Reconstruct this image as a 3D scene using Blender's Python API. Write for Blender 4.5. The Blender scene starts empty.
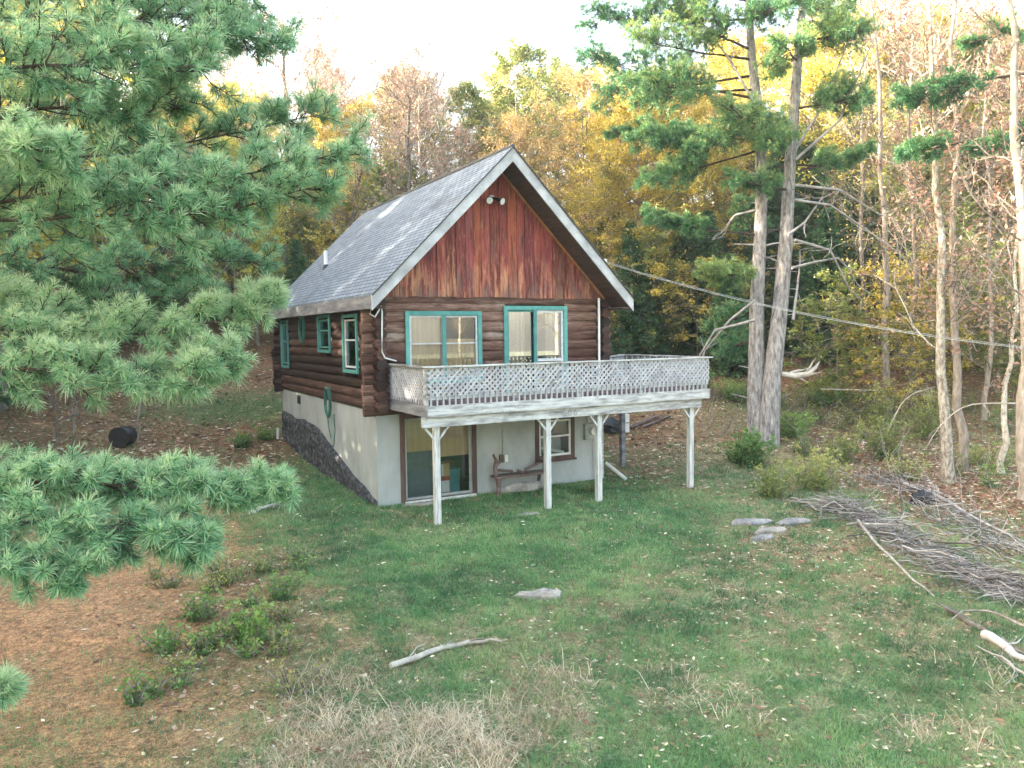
import bpy, math, random
import numpy as np
from mathutils import Vector, Matrix
R = math.radians
rng = np.random.default_rng(11)
random.seed(5)
sc = bpy.context.scene
col = sc.collection

# ------------------------------------------------------------------ camera frame and terrain
CX, CY, CZ = -6.4451, -18.9139, 4.4333
YAW, PITCH, ROLL, FOC = 0.505, -0.0658, -0.0135, 771.86
W, L, ZF = 7.109, 10.757, 2.45
sy_, cy_ = math.sin(YAW), math.cos(YAW)
_f = np.array([sy_ * math.cos(PITCH), cy_ * math.cos(PITCH), math.sin(PITCH)])
_r = np.array([cy_, -sy_, 0.0])
_u = np.cross(_r, _f)
_r2 = _r * math.cos(ROLL) + _u * math.sin(ROLL)
_u2 = -_r * math.sin(ROLL) + _u * math.cos(ROLL)
CAM = np.array([CX, CY, CZ])

def uw_to_xy(u, w):
    return CX + u * cy_ + w * sy_, CY - u * sy_ + w * cy_

def xy_to_uw(x, y):
    dx, dy = x - CX, y - CY
    return dx * cy_ - dy * sy_, dx * sy_ + dy * cy_

def hash2(ix, iy, seed):
    n = (ix.astype(np.int64) * 374761393 + iy.astype(np.int64) * 668265263 + seed * 974634777) & 0xffffffff
    n = ((n ^ (n >> 13)) * 1274126177) & 0xffffffff
    n = n ^ (n >> 16)
    return (n & 0xffff) / 65535.0

def vnoise(x, y, scale, seed=0, octs=3):
    x = np.asarray(x, float) / scale; y = np.asarray(y, float) / scale
    out = 0; amp = 1; tot = 0
    for o in range(octs):
        ix = np.floor(x); iy = np.floor(y); fx = x - ix; fy = y - iy
        fx = fx * fx * (3 - 2 * fx); fy = fy * fy * (3 - 2 * fy)
        a = hash2(ix, iy, seed + o); b = hash2(ix + 1, iy, seed + o)
        c = hash2(ix, iy + 1, seed + o); d = hash2(ix + 1, iy + 1, seed + o)
        out = out + amp * ((a * (1 - fx) + b * fx) * (1 - fy) + (c * (1 - fx) + d * fx) * fy)
        tot += amp; amp *= .5; x = x * 2.03 + 7.1; y = y * 2.03 + 3.7
    return out / tot

_HW = [-400, -60, 0, 10, 23, 26, 29, 33, 37, 41, 50, 62, 80, 120, 400]
_HZ = [-12, -3.2, -.5, -.24, 0, .22, .55, 1.5, 2.8, 4.0, 6.8, 11.2, 17, 24, 28]

def H(x, y):
    x = np.asarray(x, float); y = np.asarray(y, float)
    u, w = xy_to_uw(x, y)
    h = sum(np.interp(w + k, _HW, _HZ) for k in (-1.6, -.8, 0, .8, 1.6)) / 5
    far = np.clip((w - 27) / 14, 0, 1)
    h = h + (vnoise(x, y, 5.0, 3) - .5) * (.10 + .9 * far) * 1.0
    # level pad along the front and left of the cabin
    d = np.maximum(np.maximum(-1.0 - x, x - 9.5), np.maximum(-4.0 - y, y - 3.0))
    k = np.clip(1 - d / 3.0, 0, 1)
    h = h * (1 - k * .8) + k * .8 * np.interp(y, [-3, 0, 3, 10], [-.03, 0.0, .12, .5])
    return h + (vnoise(x, y, .6, 9) - .5) * .05

def at(px, py, t):
    d = _f + _r2 * ((px - 512) / FOC) - _u2 * ((py - 384) / FOC)
    return CAM + d * t

def on_plane(px, py, axis, val):
    d = _f + _r2 * ((px - 512) / FOC) - _u2 * ((py - 384) / FOC)
    t = (val - CAM[axis]) / d[axis]
    return CAM + d * t

def ground(px, py):
    d = _f + _r2 * ((px - 512) / FOC) - _u2 * ((py - 384) / FOC)
    t = np.linspace(5, 120, 2400)
    P = CAM[None] + d[None] * t[:, None]
    below = P[:, 2] <= H(P[:, 0], P[:, 1])
    i = int(np.argmax(below)) if below.any() else len(t) - 1
    p = P[i].copy(); p[2] = float(H(p[0], p[1]))
    return p

def gpt(x, y, dz=0.0):
    return np.array([x, y, float(H(x, y)) + dz])

def base_at(px, w, dz=0.0):
    u = (px - 512) * w / FOC
    x, y = uw_to_xy(u, w)
    return gpt(x, y, dz)

# ------------------------------------------------------------------ mesh helpers
def new_mesh(name, V, F, tint=None, smooth=False, extra=None):
    """V (n,3); F: (m,k) int array, or list of such arrays"""
    me = bpy.data.meshes.new(name)
    V = np.asarray(V, np.float32)
    Fs = F if isinstance(F, list) else [F]
    Fs = [np.asarray(f, np.int32) for f in Fs if len(f)]
    nl = sum(f.size for f in Fs); nf = sum(len(f) for f in Fs)
    me.vertices.add(len(V)); me.vertices.foreach_set('co', V.ravel())
    me.loops.add(nl); me.loops.foreach_set('vertex_index', np.concatenate([f.ravel() for f in Fs]))
    me.polygons.add(nf)
    tot = np.concatenate([np.full(len(f), f.shape[1], np.int32) for f in Fs])
    st = np.concatenate([[0], np.cumsum(tot)[:-1]]).astype(np.int32)
    me.polygons.foreach_set('loop_start', st); me.polygons.foreach_set('loop_total', tot)
    me.polygons.foreach_set('use_smooth', np.full(nf, bool(smooth)))
    if tint is not None:
        a = me.attributes.new('tint', 'FLOAT', 'POINT'); a.data.foreach_set('value', np.asarray(tint, np.float32))
    if extra is not None:
        a = me.attributes.new('gcol', 'FLOAT_COLOR', 'POINT'); a.data.foreach_set('color', np.asarray(extra, np.float32).ravel())
    me.update(calc_edges=True)
    return me

def link(name, me, mat, parent=None, loc=None):
    o = bpy.data.objects.new(name, me)
    if mat is not None and me is not None and len(me.materials) == 0: me.materials.append(mat)
    col.objects.link(o)
    if parent is not None: o.parent = parent
    if loc is not None: o.location = loc
    return o

def tag(o, label=None, cat=None, group=None, kind=None):
    if label: o['label'] = label
    if cat: o['category'] = cat
    if group: o['group'] = group
    if kind: o['kind'] = kind
    return o

def empty(name, loc, label, cat, group=None):
    o = bpy.data.objects.new(name, None); col.objects.link(o); o.location = [float(c) for c in loc]
    o.empty_display_size = .3
    return tag(o, label, cat, group)

class MB:
    """collects primitives into one mesh"""
    def __init__(s): s.V = []; s.F = {}; s.T = []; s.n = 0
    def add(s, V, F, t=.5):
        V = np.asarray(V, float)
        for f in F: s.F.setdefault(len(f), []).append([i + s.n for i in f])
        s.V.append(V); s.T.append(np.full(len(V), t)); s.n += len(V)
    def addarr(s, V, F, t):
        V = np.asarray(V, float); F = np.asarray(F)
        s.F.setdefault(F.shape[1], []).extend((F + s.n).tolist()); s.V.append(V)
        s.T.append(np.full(len(V), t) if np.isscalar(t) else t); s.n += len(V)
    def box(s, a, b, t=.5, M=None):
        x0, y0, z0 = a; x1, y1, z1 = b
        V = np.array([(x0,y0,z0),(x1,y0,z0),(x1,y1,z0),(x0,y1,z0),(x0,y0,z1),(x1,y0,z1),(x1,y1,z1),(x0,y1,z1)], float)
        if M is not None: V = V @ np.array(M)[:3, :3].T + np.array(M)[:3, 3]
        s.add(V, [(0,3,2,1),(4,5,6,7),(0,1,5,4),(1,2,6,5),(2,3,7,6),(3,0,4,7)], t)
    def beam(s, p, q, w, h, t=.5, up=(0,0,1)):
        """box from p to q with section w (side) x h (up)"""
        p = np.asarray(p, float); q = np.asarray(q, float); d = q - p; d /= np.linalg.norm(d)
        up = np.asarray(up, float); sd = np.cross(d, up); sd /= np.linalg.norm(sd); up = np.cross(sd, d)
        V = []
        for e in (p, q):
            for a, b in ((-1,-1),(1,-1),(1,1),(-1,1)): V.append(e + sd*a*w/2 + up*b*h/2)
        s.add(V, [(0,1,2,3),(7,6,5,4),(0,4,5,1),(1,5,6,2),(2,6,7,3),(3,7,4,0)], t)
    def tube(s, pts, rad, sides=6, t=.5, caps=True, flat=None):
        P = np.asarray(pts, float); n = len(P)
        r = np.full(n, rad) if np.isscalar(rad) else np.asarray(rad, float)
        T = np.gradient(P, axis=0); T /= np.linalg.norm(T, axis=1)[:, None] + 1e-9
        ref = np.array([0, 0, 1.0]) if abs(T[:, 2]).mean() < .8 else np.array([1.0, 0, 0])
        A = np.cross(T, ref); A /= np.linalg.norm(A, axis=1)[:, None] + 1e-9
        B = np.cross(T, A)
        ang = np.linspace(0, 2*np.pi, sides, endpoint=False)
        V = P[:, None] + r[:, None, None] * (A[:, None]*np.cos(ang)[None, :, None] + B[:, None]*np.sin(ang)[None, :, None])
        if flat is not None: V = (V - P[:, None])*np.array(flat)[None, None] + P[:, None]
        i = np.arange(n-1)[:, None]*sides; j = np.arange(sides)[None]; k = (j+1) % sides
        F = np.stack([i+j, i+k, i+sides+k, i+sides+j], -1).reshape(-1, 4)
        s.addarr(V.reshape(-1, 3), F, t)
        if caps and sides > 3:
            s.add(V[0], [list(range(sides))[::-1]], t); s.add(V[-1], [list(range(sides))], t)
    def mesh(s, name, smooth=False):
        return new_mesh(name, np.concatenate(s.V), [np.array(f) for f in s.F.values()], np.concatenate(s.T), smooth)
    def build(s, name, mat, parent=None, smooth=False, loc=None):
        return link(name, s.mesh(name, smooth), mat, parent, loc)

# ------------------------------------------------------------------ materials
def srgb(*c):
    return tuple(((v/255)/12.92 if v/255 <= .04045 else ((v/255+.055)/1.055)**2.4) for v in c) + (1,)

def base_mat(name):
    m = bpy.data.materials.new(name); m.use_nodes = True
    nt = m.node_tree; nt.nodes.clear()
    out = nt.nodes.new('ShaderNodeOutputMaterial')
    return m, nt, out

def ramp(nt, stops, fac):
    r = nt.nodes.new('ShaderNodeValToRGB'); e = r.color_ramp.elements
    while len(e) < len(stops): e.new(.5)
    for el, (p, c) in zip(e, stops): el.position = p; el.color = c if len(c) == 4 else (*c, 1)
    nt.links.new(fac, r.inputs['Fac']); return r.outputs['Color']

def noise(nt, vec, scale, detail=4, rough=.6, stretch=None):
    if stretch:
        mp = nt.nodes.new('ShaderNodeMapping'); mp.inputs['Scale'].default_value = stretch
        nt.links.new(vec, mp.inputs['Vector']); vec = mp.outputs['Vector']
    n = nt.nodes.new('ShaderNodeTexNoise'); n.inputs['Scale'].default_value = scale
    n.inputs['Detail'].default_value = detail; n.inputs['Roughness'].default_value = rough
    nt.links.new(vec, n.inputs['Vector']); return n.outputs['Fac']

def mixc(nt, a, b, fac, mode='MIX'):
    m = nt.nodes.new('ShaderNodeMix'); m.data_type = 'RGBA'; m.blend_type = mode
    for s, v in ((m.inputs[0], fac), (m.inputs[6], a), (m.inputs[7], b)):
        if hasattr(v, 'is_linked'): nt.links.new(v, s)
        else: s.default_value = v
    return m.outputs[2]

def math_(nt, op, a, b=None, clamp=False):
    m = nt.nodes.new('ShaderNodeMath'); m.operation = op; m.use_clamp = clamp
    for s, v in ((m.inputs[0], a), (m.inputs[1], b)):
        if v is None: continue
        if hasattr(v, 'is_linked'): nt.links.new(v, s)
        else: s.default_value = v
    return m.outputs[0]

def attr(nt, name, out='Fac'):
    a = nt.nodes.new('ShaderNodeAttribute'); a.attribute_name = name; return a.outputs[out]

def coords(nt, which='Object'):
    return nt.nodes.new('ShaderNodeTexCoord').outputs[which]

def principled(nt, out, colr, rough=.8, bump=None, bstr=.4, bdist=.02, spec=.3, metal=0):
    p = nt.nodes.new('ShaderNodeBsdfPrincipled')
    if hasattr(colr, 'is_linked'): nt.links.new(colr, p.inputs['Base Color'])
    else: p.inputs['Base Color'].default_value = colr
    p.inputs['Roughness'].default_value = rough; p.inputs['Specular IOR Level'].default_value = spec
    p.inputs['Metallic'].default_value = metal
    if bump is not None:
        b = nt.nodes.new('ShaderNodeBump'); b.inputs['Strength'].default_value = bstr; b.inputs['Distance'].default_value = bdist
        nt.links.new(bump, b.inputs['Height']); nt.links.new(b.outputs[0], p.inputs['Normal'])
    nt.links.new(p.outputs[0], out.inputs['Surface']); return p

def simple(name, stops, scale=8, stretch=None, rough=.8, bstr=.4, bdist=.01, tintamt=0, detail=5, spec=.3, metal=0, stain=None):
    """noise driven colour ramp; the mesh's tint attribute shifts the ramp"""
    m, nt, out = base_mat(name)
    v = coords(nt); n = noise(nt, v, scale, detail, .65, stretch)
    f = n
    if tintamt:
        t = math_(nt, 'MULTIPLY', math_(nt, 'SUBTRACT', attr(nt, 'tint'), .5), tintamt)
        f = math_(nt, 'ADD', n, t, True)
    c = ramp(nt, stops, f)
    if stain:
        n2 = noise(nt, v, stain[0], 4, .6, stain[3] if len(stain) > 3 else None)
        c = mixc(nt, c, stain[1], ramp(nt, [(stain[2], (0, 0, 0)), (min(1, stain[2]+.2), (1, 1, 1))], n2))
    principled(nt, out, c, rough, n, bstr, bdist, spec, metal)
    return m

def leaf_mat(name, stops, trans=.35, objshift=.0, rough=.6):
    m, nt, out = base_mat(name)
    f = attr(nt, 'tint')
    if objshift:
        oi = nt.nodes.new('ShaderNodeObjectInfo')
        f = math_(nt, 'ADD', f, math_(nt, 'MULTIPLY', math_(nt, 'SUBTRACT', oi.outputs['Random'], .5), objshift), True)
    c = ramp(nt, stops, f)
    d = nt.nodes.new('ShaderNodeBsdfDiffuse'); t = nt.nodes.new('ShaderNodeBsdfTranslucent')
    mx = nt.nodes.new('ShaderNodeMixShader'); mx.inputs[0].default_value = trans
    nt.links.new(c, d.inputs[0]); nt.links.new(c, t.inputs[0])
    nt.links.new(d.outputs[0], mx.inputs[1]); nt.links.new(t.outputs[0], mx.inputs[2])
    g = nt.nodes.new('ShaderNodeBsdfGlossy'); g.inputs['Roughness'].default_value = .45; g.inputs['Color'].default_value = (1, 1, 1, 1)
    m2 = nt.nodes.new('ShaderNodeMixShader'); m2.inputs[0].default_value = .04
    nt.links.new(mx.outputs[0], m2.inputs[1]); nt.links.new(g.outputs[0], m2.inputs[2])
    nt.links.new(m2.outputs[0], out.inputs['Surface'])
    return m

M = {}
M['pine_near'] = leaf_mat('pine_needles_near', [(0, (.16, .10, .045)), (.06, (.03, .08, .035)), (.32, (.075, .23, .115)), (.65, (.23, .45, .235)), (1, (.56, .66, .40))], .42, .1)
M['pine_far'] = leaf_mat('pine_needles_far', [(0, (.01, .06, .03)), (.4, (.055, .20, .095)), (.75, (.15, .34, .14)), (1, (.38, .44, .14))], .3, .2)
M['hemlock'] = leaf_mat('hemlock_needles', [(0, (.010, .05, .022)), (.6, (.035, .12, .05)), (1, (.10, .20, .07))], .3, .3)
M['gold'] = leaf_mat('gold_leaves', [(0, (.13, .15, .03)), (.3, (.38, .32, .05)), (.6, (.60, .47, .08)), (1, (.78, .68, .22))], .5, .35)
M['yellow'] = leaf_mat('yellow_leaves', [(0, (.20, .26, .04)), (.4, (.55, .50, .07)), (1, (.78, .70, .18))], .5, .25)
M['orange'] = leaf_mat('orange_leaves', [(0, (.22, .16, .06)), (.5, (.50, .35, .13)), (1, (.70, .54, .28))], .5, .25)
M['pink'] = leaf_mat('pink_leaves', [(0, (.26, .12, .09)), (.5, (.48, .27, .20)), (1, (.62, .42, .30))], .5, .2)
M['green'] = leaf_mat('green_leaves', [(0, (.04, .11, .03)), (.5, (.13, .28, .06)), (1, (.30, .44, .10))], .4, .35)
M['olive'] = leaf_mat('olive_leaves', [(0, (.07, .11, .025)), (.5, (.20, .27, .06)), (1, (.45, .45, .13))], .4, .3)
M['bark_pine'] = simple('pine_bark', [(.28, (.07, .06, .06)), (.42, (.20, .185, .18)), (.58, (.36, .34, .33)), (.75, (.56, .54, .51))], 6, (1.8, 1.8, .5), .95, 1, .05)
M['bark_grey'] = simple('grey_bark', [(.2, (.07, .06, .05)), (.5, (.20, .17, .145)), (.75, (.38, .34, .30)), (.95, (.6, .57, .5))], 6, (1.5, 1.5, .5), .95, .9, .03, tintamt=.4)
M['bark_pale'] = simple('pale_bark', [(.30, (.06, .05, .04)), (.46, (.18, .155, .13)), (.58, (.32, .29, .245)), (.75, (.54, .51, .45))], 7, (1.6, 1.6, .8), .9, .7, .02, tintamt=.4)
M['bark_dark'] = simple('dark_bark', [(.3, (.03, .022, .018)), (.6, (.08, .06, .05)), (.9, (.16, .13, .11))], 9, (1, 1, .5), .95, .7, .02)
M['deadwood'] = simple('dead_wood', [(.2, (.08, .075, .07)), (.5, (.25, .235, .23)), (.85, (.50, .47, .45))], 4, None, .9, .6, .01, tintamt=.9)
M['whitewood'] = simple('white_dead_wood', [(.2, (.12, .10, .085)), (.5, (.34, .31, .27)), (.85, (.60, .56, .50))], 6, (1, 1, 1), .9, .6, .01, tintamt=.5)

M['stucco'] = simple('stucco', [(.25, (.27, .285, .28)), (.5, (.39, .41, .41)), (.8, (.50, .52, .52))], 1.3, (1, 1, .5), .92, .25, .01, detail=8, stain=(.9, (.34, .33, .27, 1), .60, (1, 1, .6)))
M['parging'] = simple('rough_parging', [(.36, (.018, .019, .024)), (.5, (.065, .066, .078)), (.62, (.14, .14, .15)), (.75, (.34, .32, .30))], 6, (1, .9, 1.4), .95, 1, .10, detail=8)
M['trim_white'] = simple('weathered_white_paint', [(.32, (.17, .165, .16)), (.45, (.38, .37, .365)), (.56, (.56, .56, .55)), (.8, (.70, .70, .69))], 2.6, (.7, .7, 5), .75, .25, .005, detail=10, tintamt=.35, stain=(3.5, (.30, .29, .27, 1), .60, (1, 1, 1)))
M['lattice'] = simple('weathered_lattice', [(.2, (.27, .27, .29)), (.5, (.44, .44, .46)), (.85, (.60, .60, .62))], 3, None, .8, .2, .004, tintamt=.3)
M['fascia_grey'] = simple('weathered_grey_board', [(.25, (.06, .06, .07)), (.45, (.16, .16, .18)), (.62, (.30, .30, .31)), (.85, (.48, .48, .48))], 1.6, (1, .5, 3), .85, .3, .006, detail=9)
M['rake'] = simple('weathered_rake_board', [(.25, (.16, .16, .17)), (.42, (.34, .34, .35)), (.6, (.50, .50, .51)), (.8, (.62, .62, .62))], 1.8, (1, 1, 1), .8, .3, .006, detail=9)
M['soffit'] = simple('dark_brown_soffit', [(.3, (.035, .022, .018)), (.7, (.10, .065, .05))], 3, (6, .5, 1), .85)
M['teal'] = simple('teal_paint', [(.3, (.07, .25, .23)), (.7, (.13, .38, .34))], 6, None, .6, .1, .003, tintamt=.4)
M['teal_dark'] = simple('dark_teal_paint', [(.3, (.06, .20, .19)), (.7, (.10, .30, .28))], 6, None, .6, .1, .003)
M['sash'] = simple('grey_white_sash', [(.3, (.45, .47, .48)), (.7, (.70, .70, .70))], 6, None, .5, .1, .003)
M['brown_frame'] = simple('brown_frame', [(.3, (.05, .03, .028)), (.7, (.16, .10, .085))], 5, (1, 1, .2), .8, .3, .005)
M['curtain'] = simple('peach_curtain', [(.3, (.86, .62, .46)), (.7, (.95, .78, .62))], 1.2, (3, 1, .3), .9, .5, .02, detail=3)
M['curtain_low'] = simple('ochre_curtain', [(.3, (.55, .37, .20)), (.7, (.70, .52, .32))], 1.2, (3, 1, .3), .9, .5, .02, detail=3)
M['blind'] = simple('tan_blind', [(.3, (.52, .35, .17)), (.7, (.64, .44, .24))], 1.5, (8, 1, .4), .9, .5, .01, detail=3)
M['interior'] = simple('dark_interior', [(.3, (.02, .022, .025)), (.7, (.06, .06, .065))], 1.5, None, .9)
M['cardboard'] = simple('cardboard', [(.3, (.42, .24, .10)), (.7, (.55, .34, .16))], 3, None, .9)
M['red_paint'] = simple('red_print', [(.3, (.35, .05, .03)), (.7, (.5, .10, .06))], 3, None, .8)
M['blue_plastic'] = simple('blue_plastic', [(.3, (.04, .20, .24)), (.7, (.08, .30, .34))], 3, None, .5)
M['white_plastic'] = simple('white_plastic', [(.3, (.62, .62, .60)), (.7, (.8, .8, .78))], 5, None, .5)
M['metal_grey'] = simple('grey_metal', [(.3, (.28, .30, .30)), (.7, (.42, .44, .44))], 6, None, .45, metal=.3)
M['black'] = simple('black_plastic', [(.3, (.008, .008, .01)), (.7, (.025, .025, .03))], 4, None, .45, spec=.5)
M['hose'] = simple('green_hose', [(.3, (.02, .10, .08)), (.7, (.05, .20, .16))], 6, None, .5)
M['bench'] = simple('weathered_bench_wood', [(.3, (.06, .04, .035)), (.55, (.17, .12, .11)), (.85, (.32, .26, .24))], 5, (.4, 1, 1), .9, .7, .01)
M['orange_trim'] = simple('orange_trim', [(.3, (.22, .09, .04)), (.7, (.42, .19, .08))], 4, None, .8)

def glass_mat(name, tint=(.9, .95, 1, 1), refl=.25):
    m, nt, out = base_mat(name)
    g = nt.nodes.new('ShaderNodeBsdfGlossy'); g.inputs['Roughness'].default_value = .02; g.inputs['Color'].default_value = tint
    t = nt.nodes.new('ShaderNodeBsdfTransparent'); t.inputs[0].default_value = (.9, .92, .92, 1)
    f = nt.nodes.new('ShaderNodeFresnel'); f.inputs[0].default_value = 1.5
    fac = math_(nt, 'ADD', math_(nt, 'MULTIPLY', f.outputs[0], 1.5), refl, True)
    mx = nt.nodes.new('ShaderNodeMixShader'); nt.links.new(fac, mx.inputs[0])
    nt.links.new(t.outputs[0], mx.inputs[1]); nt.links.new(g.outputs[0], mx.inputs[2]); nt.links.new(mx.outputs[0], out.inputs['Surface'])
    return m
M['glass'] = glass_mat('window_glass', refl=.05); M['glass_b'] = glass_mat('basement_glass', refl=.02)
M['glass_r'] = glass_mat('mirror_like_glass', refl=.28)

def mat_roof():
    m, nt, out = base_mat('roof_shingles')
    v = coords(nt); sp = nt.nodes.new('ShaderNodeSeparateXYZ'); nt.links.new(v, sp.inputs[0])
    cb = nt.nodes.new('ShaderNodeCombineXYZ'); nt.links.new(sp.outputs[1], cb.inputs[0])
    nt.links.new(math_(nt, 'MULTIPLY', sp.outputs[2], 1.414), cb.inputs[1])
    b = nt.nodes.new('ShaderNodeTexBrick'); nt.links.new(cb.outputs[0], b.inputs['Vector'])
    b.inputs['Scale'].default_value = 1; b.inputs['Brick Width'].default_value = .33; b.inputs['Row Height'].default_value = .145
    b.inputs['Mortar Size'].default_value = .016; b.inputs['Mortar Smooth'].default_value = .3; b.inputs['Bias'].default_value = 0
    b.inputs['Color1'].default_value = (.14, .175, .225, 1); b.inputs['Color2'].default_value = (.22, .265, .32, 1); b.inputs['Mortar'].default_value = (.03, .035, .045, 1)
    n = noise(nt, v, 1.1, 5, .65, (1, .5, 1)); n2 = noise(nt, v, 40, 3, .6)
    c = mixc(nt, b.outputs['Color'], (.075, .085, .10, 1), ramp(nt, [(.56, (0, 0, 0)), (.72, (.75, .75, .75))], n))
    n3 = noise(nt, v, .7, 4, .6)
    c = mixc(nt, c, (.28, .31, .34, 1), ramp(nt, [(.55, (0, 0, 0)), (.75, (.5, .5, .5))], n3))
    c = mixc(nt, c, ramp(nt, [(.3, (.75, .75, .75)), (.7, (1.15, 1.15, 1.15))], n2), 1, 'MULTIPLY')
    principled(nt, out, c, .8, math_(nt, 'SUBTRACT', 1, b.outputs['Fac']), .6, .02, .35)
    return m
M['roof'] = mat_roof()

def mat_logs():
    m, nt, out = base_mat('log_walls')
    v = coords(nt); t = attr(nt, 'tint'); ax = attr(nt, 'tint')
    n = noise(nt, v, 3, 8, .7, (.5, .5, 5)); n2 = noise(nt, v, .9, 4, .6, (.8, .6, 2.2))
    f = math_(nt, 'ADD', n, math_(nt, 'MULTIPLY', math_(nt, 'SUBTRACT', t, .5), .32), True)
    c = ramp(nt, [(.22, (.026, .015, .012)), (.45, (.105, .052, .038)), (.6, (.19, .105, .080)), (.78, (.34, .22, .17)), (.92, (.50, .38, .31))], f)
    n4 = noise(nt, v, 2.2, 6, .7, (.7, .6, 9))
    c = mixc(nt, c, (.38, .29, .235, 1), ramp(nt, [(.55, (0, 0, 0)), (.7, (.75, .75, .75))], n2))
    c = mixc(nt, c, (.03, .018, .015, 1), ramp(nt, [(.34, (.9, .9, .9)), (.46, (0, 0, 0))], n4))
    principled(nt, out, c, .8, n, .7, .02, .25)
    return m
M['logs'] = mat_logs()
M['logs_dark'] = simple('dark_brown_logs', [(.25, (.010, .005, .005)), (.5, (.034, .016, .014)), (.7, (.085, .042, .034)), (.9, (.26, .15, .11))], 3, (.6, .5, 5), .6, .6, .02, tintamt=.35, detail=8)  # side and rear logs, a darker brown ramp than the front wall
M['log_end'] = simple('log_end_grain', [(.25, (.04, .02, .016)), (.5, (.14, .07, .055)), (.8, (.38, .26, .20))], 7, None, .85, .6, .02, tintamt=.7)

def mat_gable():
    m, nt, out = base_mat('gable_boards')
    v = coords(nt); t = attr(nt, 'tint')
    c = ramp(nt, [(0, (.13, .025, .024)), (.2, (.26, .045, .035)), (.4, (.20, .038, .05)), (.5, (.36, .09, .045)), (.66, (.27, .05, .06)), (.82, (.42, .14, .06)), (1, (.50, .22, .10))], t)
    n = noise(nt, v, 2.6, 8, .72, (3.0, 1, .35)); n2 = noise(nt, v, 1.6, 5, .6, (2.2, 1, .45))
    sp = nt.nodes.new('ShaderNodeSeparateXYZ'); nt.links.new(v, sp.inputs[0])
    low = math_(nt, 'MULTIPLY', math_(nt, 'SUBTRACT', 7.2, sp.outputs[2]), .085)
    f2 = math_(nt, 'ADD', n, low, True)
    c = mixc(nt, c, (.07, .025, .02, 1), ramp(nt, [(.38, (.95, .95, .95)), (.53, (0, 0, 0))], n))
    n5 = noise(nt, v, 5, 6, .75, (3.5, 1, .5))
    c = mixc(nt, c, (.40, .17, .10, 1), ramp(nt, [(.52, (0, 0, 0)), (.68, (.7, .7, .7))], n5))
    c = mixc(nt, c, (.56, .28, .15, 1), ramp(nt, [(.60, (0, 0, 0)), (.74, (.85, .85, .85))], f2))
    c = mixc(nt, c, (.16, .10, .085, 1), ramp(nt, [(.60, (0, 0, 0)), (.72, (.7, .7, .7))], math_(nt, 'ADD', n2, low, True)))
    principled(nt, out, c, .75, n, .5, .01, .3)
    return m
M['gable'] = mat_gable()

# ------------------------------------------------------------------ the cabin
cabin = empty('log_cabin', (0, 0, 0), 'weathered log cabin with a red board gable, grey shingle roof and white lattice deck', 'house')
RZ, RX, SL, OV, OB = 9.27, W/2, .992, 1.0, .534
EX = .33
def ztop(x): return RZ - SL*abs(x - RX)

def cut(spans, a, b):
    out = []
    for s, e in spans:
        if b <= s or a >= e: out.append((s, e)); continue
        if a > s: out.append((s, a))
        if b < e: out.append((b, e))
    return out

def log_run(mb, axis, off, z, s, e, r, t, fl=None):
    n = max(3, int((e-s)/.5)+2); q = np.linspace(s, e, n)
    wob = (rng.random((n, 2))-.5)*.018
    P = np.zeros((n, 3)); P[:, axis] = q; P[:, 1-axis] = off + wob[:, 0]; P[:, 2] = z + wob[:, 1]
    mb.tube(P, r + (rng.random(n)-.5)*.012, 12, t, flat=fl)

fw_open = [(.90, 3.0, 3.22, 4.98), (3.80, 5.77, 2.7, 5.13)]
lw_open = [(1.15, 2.40, 3.46, 4.95), (3.75, 5.04, 3.98, 5.02), (9.15, 10.2, 3.35, 4.97)]
def log_wall(axis, off, s, e, zs, opens, name, mat, proud, fl=None):
    mb = MB()
    for z in zs:
        t = float(rng.random())
        sp = [(s - proud - rng.random()*.06, e + proud + rng.random()*.06)]
        for a, b, z0, z1 in opens:
            if z + .10 > z0 and z - .10 < z1: sp = cut(sp, a, b)
        for a, b in sp: log_run(mb, axis, off, z, a, b, .146, t, fl)
    # chinking backing sheet inside the logs
    return mb.build(name, mat, cabin, True)
zsF = [2.50 + .265*k for k in range(11)] + [5.34]
zsL = [2.60 + .265*k for k in range(11)]
fw = log_wall(0, .05, 0, W, zsF, fw_open, 'log_wall', M['logs'], .26, (1, .62, 1)); tag(fw, 'weathered brown front log wall above the deck')
lw = log_wall(1, .10, 0, L, zsL, lw_open, 'log_wall', M['logs_dark'], .30); tag(lw, 'dark brown side log wall with round log ends')
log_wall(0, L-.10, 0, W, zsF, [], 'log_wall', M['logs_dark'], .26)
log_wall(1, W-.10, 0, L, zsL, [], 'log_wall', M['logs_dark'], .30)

# gable boards
mb = MB(); x = .18; k = 0
while x < W - .2:
    wd = .22 + .09*rng.random(); x1 = min(x + wd, W - .15)
    a, b = x + .006, x1 - .006
    zt = lambda q: ztop(q) - .27
    zb = 5.40 + .03*rng.random(); yf = -.055 - .012*rng.random()
    V = [(a, yf, zb), (b, yf, zb), (b, yf, max(zt(b), zb+.01)), (a, yf, max(zt(a), zb+.01))]
    if a < RX < b: V = [(a, yf, zb), (b, yf, zb), (b, yf, zt(b)), (RX, yf, zt(RX)), (a, yf, zt(a))]
    n = len(V); VV = V + [(p[0], -.015, p[2]) for p in V]
    F = [tuple(range(n)), tuple(range(2*n-1, n-1, -1))] + [((i+1) % n, i, n+i, n+(i+1) % n) for i in range(n)]
    mb.add(VV, F, float(.85*rng.random()**1.5)); x = x1; k += 1
g = mb.build('gable_boards', M['gable'], cabin); tag(g, 'peeling red stained vertical boards in the front gable')
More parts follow.
